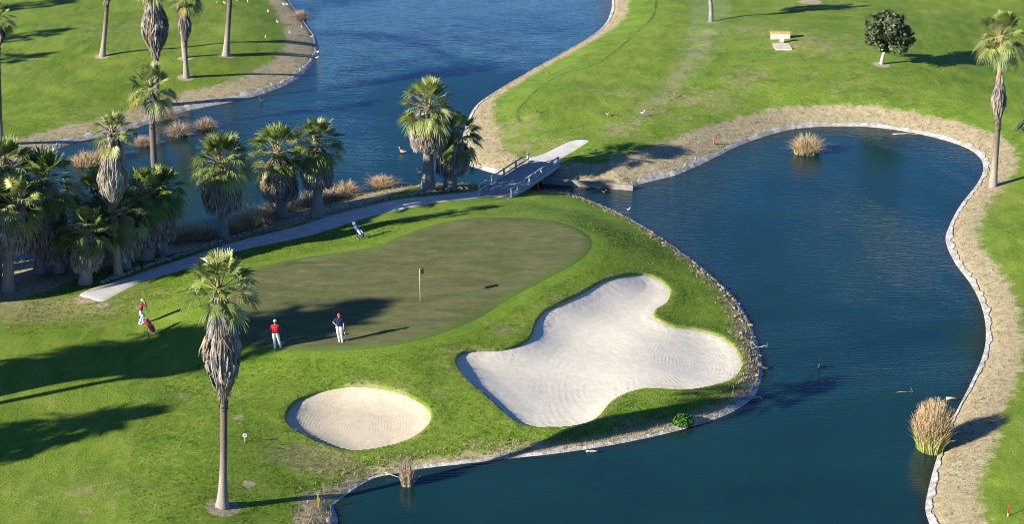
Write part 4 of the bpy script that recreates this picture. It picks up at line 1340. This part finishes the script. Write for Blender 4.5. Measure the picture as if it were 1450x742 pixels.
# man in navy: facing the viewer, one hand on hip, the other resting on a putter
JN = dict(pelvis=(0, 0, .95), chest=(.01, -.01, 1.30), neck=(.01, -.02, 1.50), head=(.01, -.05, 1.62), shL=(.185, 0, 1.385), elL=(.26, -.02, 1.15), wrL=(.25, -.10, .91), shR=(-.17, 0, 1.385), elR=(-.34, .04, 1.20), wrR=(-.19, -.06, 1.06),
          hipL=(.10, 0, .90), knL=(.11, -.05, .50), anL=(.16, -.06, .10), hipR=(-.10, 0, .90), knR=(-.07, -.05, .50), anR=(-.02, .02, .10))
nv, pn0 = person('golfer in navy polo and red cap standing with one hand on hip', (481, 484), 1.0, JN, (0.1, -1), M['navy_cloth'], M['pale_cloth'], M['red_cap'], 2,
                 dict(L=((.05, -.25, -1), (-.9, -.2, 0), .9), R=((.7, -.4, -.5), (.4, .8, 0), .5)))
gp = pn0 + np.array([.27, -.16, .86])
tip = np.array(hit(491, 484)); tip[2] = float(Hbase(tip[:1], tip[1:2])[0]) + .02 
pt = empty('putter', tip, 'thin steel putter held by the golfer in navy', 'golf club')
q = gp - tip
MB().tube([np.array([0, 0, .01]), q * .72], [.010, .011], 8).build('shaft', M['steel'], pt)
MB().tube([q * .72, q * 1.02], [.012, .014], 8).build('grip', M['black'], pt)
MB().box((.03, 0, .012), (.11, .028, .026), bevel=.006).build('head', M['steel'], pt)
# player by the maroon bag: white cap, one arm up to the head, half turned right
JM = dict(pelvis=(0, 0, .95), chest=(.05, 0, 1.29), neck=(.09, 0, 1.48), head=(.12, -.01, 1.60), shL=(.07, .17, 1.42), elL=(.30, .22, 1.30), wrL=(.36, .10, 1.08), shR=(.08, -.17, 1.42), elR=(.33, -.20, 1.42), wrR=(.22, -.13, 1.66),
          hipL=(0, .10, .90), knL=(.10, .12, .51), anL=(.05, .13, .10), hipR=(0, -.10, .90), knR=(.02, -.10, .50), anR=(-.12, -.12, .10))
person('golfer in maroon shirt and white cap with one arm raised beside a maroon bag', (201, 459), .93, JM, (1, -.15), M['maroon_cloth'], M['white_cloth'], M['white_cloth'], 3,
       dict(L=((.3, -.3, -.9), (-.8, -.3, 0), .6), R=((-.7, .2, .4), (0, .8, -.4), .4)))


# ------------------------------------------------------------------ golf trolleys
def wheel(parent, c, r, axis_y=True):
    w = MB(); n = 24
    for (ra, rb, ya, yb) in ((r, r, -.02, .02), (r * .82, r * .82, .02, -.02)):
        pass
    V = []; a = np.arange(n) * 2 * math.pi / n
    prof = [(r * .82, -.018), (r * .95, -.024), (r, -.01), (r, .01), (r * .95, .024), (r * .82, .018)]
    for rr, yy in prof: V.append(np.stack([np.cos(a) * rr, np.full(n, yy), np.sin(a) * rr], 1))
    F = [(i * n + k, i * n + (k + 1) % n, ((i + 1) % 6) * n + (k + 1) % n, ((i + 1) % 6) * n + k) for i in range(6) for k in range(n)]
    w.add(np.concatenate(V), F)
    o = w.build('wheel', M['black'], parent, loc=c)
    h = MB()
    for k in range(5):
        t_ = k * 2 * math.pi / 5
        h.tube([(0, 0, 0), (math.cos(t_) * r * .83, 0, math.sin(t_) * r * .83)], [.014, .011], 6)
    h.tube([(0, -.03, 0), (0, .03, 0)], [.03, .03], 10)
    h.build('rim', M['rim_grey'], o)
    return o


M['rim_grey'] = simple('grey_rim', (.16, .16, .165), .4, .1, 8)


def trolley(label, base, rz, cm, accent, seed):
    p = hit(*base)
    root = empty('golf_trolley', p, label, 'golf trolley', None, rz)
    # local x: forward (bag foot end), bag leans back with its mouth high at -x
    lo = np.array([.30, 0, .24]); hi = np.array([-.20, 0, .93]); d = unit(hi - lo)
    fr = MB()
    fr.tube([lo + [.08, 0, -.08], hi + d * .05 + [-.05, 0, -.08]], [.018, .018], 8)
    fr.tube([hi + [-.05, 0, -.08], hi + [-.30, 0, .06], hi + [-.36, 0, .08]], [.016] * 3, 8)
    fr.tube([(0, -.33, .17), (-.05, -.12, .42), (-.05, .12, .42), (0, .33, .17)], [.014] * 4, 8)
    fr.tube([lo + [.05, 0, -.06], (.52, 0, .14)], [.015, .015], 8)
    fr.build('frame', M['black'], root)
    MB().tube([hi + [-.36, -.14, .08], hi + [-.38, 0, .10], hi + [-.36, .14, .08]], [.017] * 3, 8).build('handle', M['black'], root)
    for c in ((0, -.36, .17), (0, .36, .17)): wheel(root, c, .17)
    wheel(root, (.54, 0, .13), .12)
    bg = MB()
    ts = np.linspace(0, 1, 12); rr = np.array([.10, .135, .142, .138, .140, .146, .146, .140, .138, .142, .150, .150])
    bg.tube([lo + (hi - lo) * k for k in ts], rr, 16)
    bag = bg.build('golf_bag', cm, root)
    nrm = np.array([-d[2], 0, d[0]]) * -1
    MB().box(lo + (hi - lo) * .35 + nrm * .13, (.09, .17, .30), np.stack([nrm, np.array([0, 1., 0]), d], 1), bevel=.04).build('pocket', accent, bag)
    for sgn in (-1, 1):
        MB().box(lo + (hi - lo) * .45 + np.array([0, sgn * .14, 0]), (.14, .06, .34), np.stack([nrm, np.array([0, 1., 0]), d], 1), bevel=.03).build('side_pocket', accent if sgn < 0 else cm, bag)
    rng = np.random.default_rng(seed)
    top = hi + d * .02
    for k in range(8):
        o = np.array([0, rng.uniform(-.10, .10), 0]) + nrm * rng.uniform(-.09, .09)
        e = top + o + d * rng.uniform(.10, .26)
        c = MB(); c.tube([top + o - d * .1, e], [.006, .006], 6)
        cl = c.build('club', M['steel'], bag)
        h = MB()
        if k < 3: h.sphere(e + d * .05, (.06, .05, .06), 10, 7)
        else: h.box(e + d * .02 + [0, .02, 0], (.025, .085, .055), bevel=.008)
        h.build('club_head', M['head_cover'] if k < 3 else M['steel'], cl)
    return root


M['head_cover'] = simple('club_cover', (.62, .62, .62), .7, .1, 10)
M['bag_blue'] = simple('blue_bag', (.03, .11, .30), .55, .12, 5)
M['bag_white'] = simple('white_bag_panel', (.50, .52, .56), .55, .08, 5)
M['bag_maroon'] = simple('maroon_bag', (.34, .03, .05), .6, .15, 5)
M['bag_black'] = simple('black_bag', (.022, .022, .025), .6, .15, 5)
trolley('golf trolley with blue and white bag on the grass beside the putting green', (508, 339), R(-8), M['bag_blue'], M['bag_white'], 1)
trolley('golf trolley with maroon bag next to the golfer in maroon', (212, 474), R(-22), M['bag_maroon'], M['bag_maroon'], 2)
trolley('black golf trolley cut off by the right frame edge', (1446, 186), R(160), M['bag_black'], M['bag_black'], 3)

# ------------------------------------------------------------------ flagstick
fp = hit(595, 428); fp[2] = float(Hbase(fp[:1], fp[1:2])[0]) + .02
M['flag'] = simple('red_flag_cloth', (.85, .05, .035), .7, .1, 5)
fl = empty('flagstick', fp, 'white flagstick with red flag on the putting green', 'golf flag')
MB().tube([(0, 0, -.1), (0, 0, 2.12)], [.013, .012], 10).build('pole', M['white_cloth'], fl)
q = MB(); V = []; nx_, nz_ = 10, 5
for i in range(nx_):
    for j in range(nz_):
        tt = i / (nx_ - 1)
        V.append((.035 + .17 * tt + .045 * math.sin(tt * 6 + j * .3), -.02 + .50 * tt, 2.08 - .36 * j / (nz_ - 1) - .05 * tt))
q.add(V, [(i * nz_ + j, i * nz_ + j + 1, (i + 1) * nz_ + j + 1, (i + 1) * nz_ + j) for i in range(nx_ - 1) for j in range(nz_ - 1)])
q.build('flag', M['flag'], fl)
q = MB(); n = 20; a = np.arange(n) * 2 * math.pi / n
q.add(np.concatenate([np.stack([np.cos(a) * .054, np.sin(a) * .054, np.full(n, .006)], 1), np.stack([np.cos(a) * .066, np.sin(a) * .066, np.full(n, .006)], 1)]), [(k, (k + 1) % n, n + (k + 1) % n, n + k) for k in range(n)])
q.build('hole_rim', M['white_cloth'], fl)

# ------------------------------------------------------------------ stakes and sign
M['stake_red'] = simple('red_stake', (.55, .03, .03), .6, .12, 5)
M['stake_pink'] = simple('pink_stake', (.60, .10, .16), .6, .12, 5)
M['stake_yellow'] = simple('yellow_stake', (.70, .42, .05), .6, .12, 5)
M['stake_white'] = simple('white_stake', (.7, .68, .64), .6, .1, 5)


def stake(label, u, v, hpx, mat, wide=.06, tip=None, tilt=0.0):
    p = hit(u, v); h = hpx / scale_at(p) / .94
    q = MB().box((0, 0, h / 2 - .1), (wide, wide, h + .2), bevel=.008)
    q.add([(-wide / 2, -wide / 2, h), (wide / 2, -wide / 2, h), (wide / 2, wide / 2, h), (-wide / 2, wide / 2, h), (0, 0, h + .05)], [(0, 1, 4), (1, 2, 4), (2, 3, 4), (3, 0, 4)])
    o = q.build('marker_stake', mat, None, False, p)
    o.rotation_euler = (0, tilt, .3)
    tag(o, label, 'stake', 'hazard marker stakes')
    if tip is not None:
        MB().box((0, 0, h * .16), (wide + .006, wide + .006, h * .3), bevel=.004).build('painted_band', tip, o, False)
    return o


stake('red stake at the water edge beside the footbridge', 762, 271, 10, M['stake_red'], .10)
stake('pinkish red stake on the dry bank of the far right pond', 1011, 204, 9, M['stake_pink'], .10)
stake('red stake at the foot of the leftmost palm', 9, 413, 13, M['stake_red'], .09)
stake('yellow stake on the bare bank behind the foreground palm', 451, 718, 17, M['stake_yellow'], .045)
stake('yellow stake on the shaded grass beside the large bunker', 1038, 561, 14, M['stake_yellow'], .045)
stake('red stake with white foot on the near right lawn', 1427, 732, 16, M['stake_red'], .045, M['stake_white'])
p = hit(1403, 597)
o = MB().box((0, 0, .05), (.62, .07, .07), bevel=.01).build('fallen_stake', M['stake_yellow'], None, False, p); o.rotation_euler = (0, 0, R(-12))
tag(o, 'orange stake lying flat at the right lawn edge', 'stake')

sp_ = hit(347, 627)
sg = empty('lawn_sign', sp_, 'small white arrow sign on a stem in the near lawn', 'sign')
MB().tube([(0, 0, -.1), (0, 0, .36)], [.014, .014], 8).build('post', M['stake_white'], sg)
pb = MB().box((0, 0, .40), (.19, .02, .18), bevel=.006).build('board', M['white_cloth'], sg, False)
MB().add([(-.06, -.0125, .40), (.015, -.0125, .45), (.015, -.0125, .42), (.07, -.0125, .42), (.07, -.0125, .38), (.015, -.0125, .38), (.015, -.0125, .35)], [(0, 6, 5, 4, 3, 2, 1)]).build('arrow', M['black'], pb, False)

# ------------------------------------------------------------------ tee wall, pedestal and pad on the mound
M['lichen'] = simple('orange_lichen_stone', (.46, .30, .11), .9, .35, 3)
M['pale_block'] = simple('pale_block', (.50, .45, .36), .9, .15, 4)
M['white_paint'] = simple('white_paint', (.72, .72, .70), .6, .08, 4)
p = hit(1105, 54)
tw = empty('stone_bench', p, 'low pale stone bench with orange mottled top on the mound', 'bench')
MB().box((0, 0, .26), (1.75, .45, .62), bevel=.03).build('base', M['pale_block'], tw, False)
MB().box((0, .05, .605), (1.9, .66, .07), bevel=.015).build('top', M['lichen'], tw, False)
p = hit(1108, 66)
MBp = MB().box((0, 0, .02), (1.5, 2.2, .14), bevel=.02).build('concrete_pad', M['pale_block'], None, False, p)
tag(MBp, 'square pale concrete pad in front of the stone bench', 'slab')
p = hit(1107, 60)
pd = empty('white_pedestal', (p[0], p[1], p[2] + .08), 'small white pedestal between the stone bench and the pad', 'pedestal')
MB().box((0, 0, .26), (.34, .34, .52), bevel=.02).build('column', M['white_paint'], pd, False)
MB().box((0, 0, .56), (.46, .46, .08), bevel=.015).build('cap', M['white_paint'], pd, False)

# ------------------------------------------------------------------ birds
M['bird_white'] = simple('white_feathers', (.72, .71, .69), .7, .06, 10)
M['bird_dark'] = simple('dark_feathers', (.03, .028, .026), .6, .2, 10)
M['bird_tan'] = simple('tan_feathers', (.26, .18, .11), .7, .25, 12)
M['beak'] = simple('orange_beak', (.55, .25, .05), .5, .1, 10)


def bird(label, mat, swim, group):
    root = empty('bird', (0, 0, 0), label, 'bird', group)
    zb = .04 if swim else .20
    b = MB()
    b.sphere((0, 0, zb + .07), (.17, .085, .085), 12, 8); b.capsule((-.13, 0, zb + .08), (-.25, 0, zb + .12), .05, .015)
    b.capsule((.11, 0, zb + .10), (.17, 0, zb + .24), .045, .032); b.sphere((.185, 0, zb + .27), (.05, .04, .042), 10, 7)
    remesh(b.build('body', mat, root), .012, 2)
    MB().tube([(.22, 0, zb + .265), (.285, 0, zb + .25)], [.014, .004], 7).build('beak', M['beak'], root)
    if not swim:
        for s_ in (-1, 1):
            MB().tube([(0, s_ * .03, zb + .02), (.01, s_ * .03, .012), (.06, s_ * .03, .006)], [.008, .007, .006], 6).build('leg', M['beak'], root)
    return root


def place(root, first, u, v, rz, s=1.0, label=None, group=None):
    o = root if first else copy_tree(root)
    p = hit(u, v); o.location = [float(c) for c in p]; o.rotation_euler = (0, 0, rz); o.scale = (s, s, s)
    if label: o['label'] = label
    if group: o['group'] = group
    return o


wb = bird('white bird standing on the far left fairway near the lake tip', M['bird_white'], False, 'white birds on the far left fairway')
spots = [(307, 6), (318, 6), (336, 3), (351, 4), (380, 18), (393, 33), (410, 48), (376, 55), (427, 40), (442, 54), (450, 76), (449, 84), (402, 8), (407, 8)]
for k, (u, v) in enumerate(spots): place(wb, k == 0, u, v, random.uniform(0, 6.28), .75)
tb = bird('pale bird on the upper right fairway', M['bird_tan'], False, 'birds on the upper right fairway')
for k, (u, v) in enumerate([(760, 162), (860, 165), (955, 137), (776, 107)]):
    place(tb, k == 0, u, v, random.uniform(0, 6.28), .85, ['brown bird on the upper right fairway close to the lake tip', 'brown bird in the middle of the upper right fairway', 'brown bird beside the worn strip of the upper right fairway', 'brown bird by the curved mowing line of the upper right fairway'][k])
o = place(wb, False, 910, 164, .4, 1.0, 'white bird resting on the upper right fairway', 'birds on the upper right fairway')
db = bird('dark coot swimming in the pond', M['bird_dark'], True, 'waterbirds on the ponds')
dl_ = [((855, 274), 'dark coot swimming below the far bank wall'), ((1160, 522), 'dark coot swimming alone in the middle of the right pond'), ((1082, 524), 'dark coot close to the island tip'), ((370, 144), 'dark coot off the far left shore'), ((594, 246), 'dark coot near the bridge palms'), ((668, 241), 'dark coot under the far bank by the bridge')]
for k, ((u, v), lab) in enumerate(dl_): place(db, k == 0, u, v, random.uniform(0, 6.28), 1.2, lab)
sw = bird('pale duck swimming inside its spreading rings', M['bird_tan'], True, 'waterbirds on the ponds')
place(sw, True, 570, 217, 2.6, 1.5)
sw2 = bird('white bird swimming off the island back shore', M['bird_white'], True, 'waterbirds on the ponds'); place(sw2, True, 890, 298, .5, .7)
place(sw2, False, 658, 239, .5, 1.1, 'white bird floating beside the far bank left of the bridge')

# ------------------------------------------------------------------ sprinkler spray drifting over the far fairway
t = NT('spray_mist'); pv = t.n('VolumePrincipled'); pv.inputs['Color'].default_value = (.95, .97, 1, 1); pv.inputs['Density'].default_value = .005; pv.inputs['Anisotropy'].default_value = .3
t.t.links.new(pv.outputs[0], t.out.inputs['Volume'])
MP = catmull(np.array([hit(*q_) for q_ in ((838, 197), (890, 176), (945, 146), (985, 104), (1004, 50), (1008, -30))]), False, 4)
q = MB(); ts = np.linspace(0, 1, len(MP))
q.tube(MP + np.stack([0 * ts, 0 * ts, .2 + 1.4 * np.sin(math.pi * ts * .6)], 1), .12 + 2.3 * ts ** .9, 14)
tag(q.build('sprinkler_spray', t.m), 'faint white sprinkler spray drifting across the far fairway', 'spray', kind='stuff')

# ------------------------------------------------------------------ bush, driftwood, debris
M['bush_leaf'] = leafy('bush_leaf', [(.02, .075, .008), (.05, .15, .014), (.10, .20, .03)], 3, .25)
p = hit(967, 600)
rng = np.random.default_rng(44)
k = 900
D = rng.normal(0, 1, (k, 3)); D /= np.linalg.norm(D, axis=1)[:, None]; D[:, 2] = np.abs(D[:, 2])
C = D * (np.array([.62, .5, .52]) * rng.uniform(.6, 1.05, (k, 1)))
nrm = D + rng.normal(0, .6, (k, 3)); nrm /= np.linalg.norm(nrm, axis=1)[:, None]
a = np.cross(nrm, rng.normal(0, 1, (k, 3))); a /= np.linalg.norm(a, axis=1)[:, None]; b = np.cross(nrm, a); s = rng.uniform(.04, .09, (k, 1))
bush = empty('green_bush', p, 'small bright green bush on the island bank below the large bunker', 'bush')
o = fast_mesh('foliage', np.stack([C - a * s * 1.3, C - b * s, C + a * s * 1.3, C + b * s], 1).reshape(-1, 3), np.arange(k * 4).reshape(-1, 4), M['bush_leaf'], None, False); o.parent = bush
sb = MB()
for i in range(7):
    e = np.array([random.uniform(-.35, .35), random.uniform(-.3, .3), random.uniform(.25, .42)]); sb.tube([(0, 0, -.1), e * .5, e], [.02, .015, .006], 6)
sb.build('stem', M['bark'], bush)

M['driftwood'] = simple('bleached_wood', (.34, .30, .25), .9, .25, 4, .15, .5, 20)


def branch(label, u, v, pts, rad, twigs, seed, mat='driftwood', name='driftwood_branch'):
    p = hit(u, v); rng = np.random.default_rng(seed)
    q = MB(); P = np.array(pts, float); q.tube(P, np.linspace(rad, rad * .4, len(P)), 8)
    for i in range(twigs):
        s0 = P[rng.integers(0, len(P))]; e = s0 + rng.normal(0, .26, 3) * [1, 1, .5] + [0.1, 0, .08]
        q.tube([s0, (s0 + e) / 2 + rng.normal(0, .05, 3), e], [rad * .5, rad * .35, rad * .15], 6)
    o = q.build(name, M[mat], None, True, p)
    return tag(o, label, 'branch')


branch('bleached branches tangled at the island right shore', 1068, 496, [(-.3, 0, .05), (.1, .1, .12), (.4, .15, .14), (.65, .15, .2)], .035, 8, 1)
branch('short log jutting into the water at the island tip', 1058, 566, [(-.5, 0, .05), (.2, .05, .08), (.75, .1, .10)], .08, 1, 2)
branch('thin driftwood stick at the near island shore', 838, 640, [(-.3, 0, .02), (0, -.1, .1), (.3, -.25, .16)], .05, 1, 3)
branch('bare twigs leaning over the water by the small bunker reeds', 560, 676, [(-.5, .1, .2), (0, -.1, .1), (.5, -.3, .02)], .03, 4, 4)
branch('half sunk twigs in the right pond', 1280, 556, [(-.5, 0, -.02), (0, .1, .01), (.5, 0, -.02)], .02, 2, 5)
branch('reddish log lying in the water by the tall reeds', 1347, 566, [(-.3, 0, .05), (0, 0, .09), (.35, 0, .06)], .10, 0, 6)
branch('floating dry reeds along the far pond shore', 1285, 190, [(-1.2, 0, .03), (0, .1, .05), (1.3, -.3, .03)], .05, 12, 7, 'reed_grey')
for k, (u, v, s_, lab) in enumerate([(1075, 518, .35, 'white stone at the island right shore'), (1076, 505, .28, 'smaller pale stone above the white one on the island shore'), (1072, 533, .3, 'pale stone below the coot on the island shore'), (1062, 462, .4, 'grey stone on the island right bank')]):
    p = hit(u, v); o = bpy.data.objects.new('shore_stone', stm[k]); COL.objects.link(o); o.location = (p[0], p[1], p[2] + .05); o.scale = (s_,) * 3; tag(o, lab, 'stone')

# rubble along the back bank of the island
RB = catmull(wp([(905, 318), (955, 352), (995, 383), (1022, 405), (1047, 436), (1062, 466), (1071, 498), (1072, 530)], 0), False, 8)
seg = np.hypot(*np.diff(RB, axis=0).T); L = np.concatenate([[0], np.cumsum(seg)])
for i in range(75):
    t_ = random.random() ** .75 * L[-1]; off = random.uniform(-.75, .1)
    x_, y_ = np.interp(t_, L, RB[:, 0]) + off, np.interp(t_, L, RB[:, 1]) + random.uniform(-.2, .2)
    z_ = float(Hbase(np.array([x_]), np.array([y_]))[0])
    if z_ < -.05: continue
    s_ = random.uniform(.12, .34)
    o = bpy.data.objects.new('rubble_stone', random.choice(stm)); COL.objects.link(o); o.location = (x_, y_, z_ + s_ * .12); o.scale = (s_, s_, s_ * .9)
    o.rotation_euler = (random.uniform(-.4, .4), random.uniform(-.4, .4), random.uniform(0, 6.3))
    tag(o, 'small pale stone in the rubble along the back bank of the island', 'stone', 'rubble on the island back bank')

# ------------------------------------------------------------------ camera, light, world
cam = bpy.data.cameras.new('camera'); co = bpy.data.objects.new('camera', cam); COL.objects.link(co)
co.location = CAM; co.rotation_euler = (math.pi / 2 - PITCH, 0, 0)
cam.sensor_fit = 'HORIZONTAL'; cam.sensor_width = 36; cam.lens = FPX / W0 * 36; cam.clip_start = 1; cam.clip_end = 8000
scene.camera = co
sun = bpy.data.lights.new('sun', 'SUN'); so = bpy.data.objects.new('sun', sun); COL.objects.link(so)
sun.energy = 5.0; sun.angle = R(.5); sun.color = (1.0, .93, .80)
dvec = Vector((SH[0] * math.cos(SUN_EL), SH[1] * math.cos(SUN_EL), -math.sin(SUN_EL)))
so.rotation_euler = dvec.to_track_quat('-Z', 'Y').to_euler(); so.location = (-60, 40, 60)
w = bpy.data.worlds.new('World'); scene.world = w; w.use_nodes = True
nt = w.node_tree; nt.nodes.clear()
sky = nt.nodes.new('ShaderNodeTexSky'); sky.sky_type = 'NISHITA'; sky.sun_disc = False; sky.sun_elevation = SUN_EL
sky.sun_rotation = math.atan2(-SH[0], -SH[1])
sky.altitude = 6000; sky.air_density = 1.0; sky.dust_density = 0.0; sky.ozone_density = 8.0
bg = nt.nodes.new('ShaderNodeBackground'); bg.inputs[1].default_value = .10
ow = nt.nodes.new('ShaderNodeOutputWorld'); nt.links.new(sky.outputs[0], bg.inputs[0]); nt.links.new(bg.outputs[0], ow.inputs[0])
scene.view_settings.view_transform = 'Standard'; scene.view_settings.look = 'None'; scene.view_settings.exposure = 1.33; scene.view_settings.gamma = 1
scene.view_settings.use_curve_mapping = False
scene.cycles.use_denoising = True
scene.cycles.filter_width = 1.0
scene.cycles.max_bounces = 6
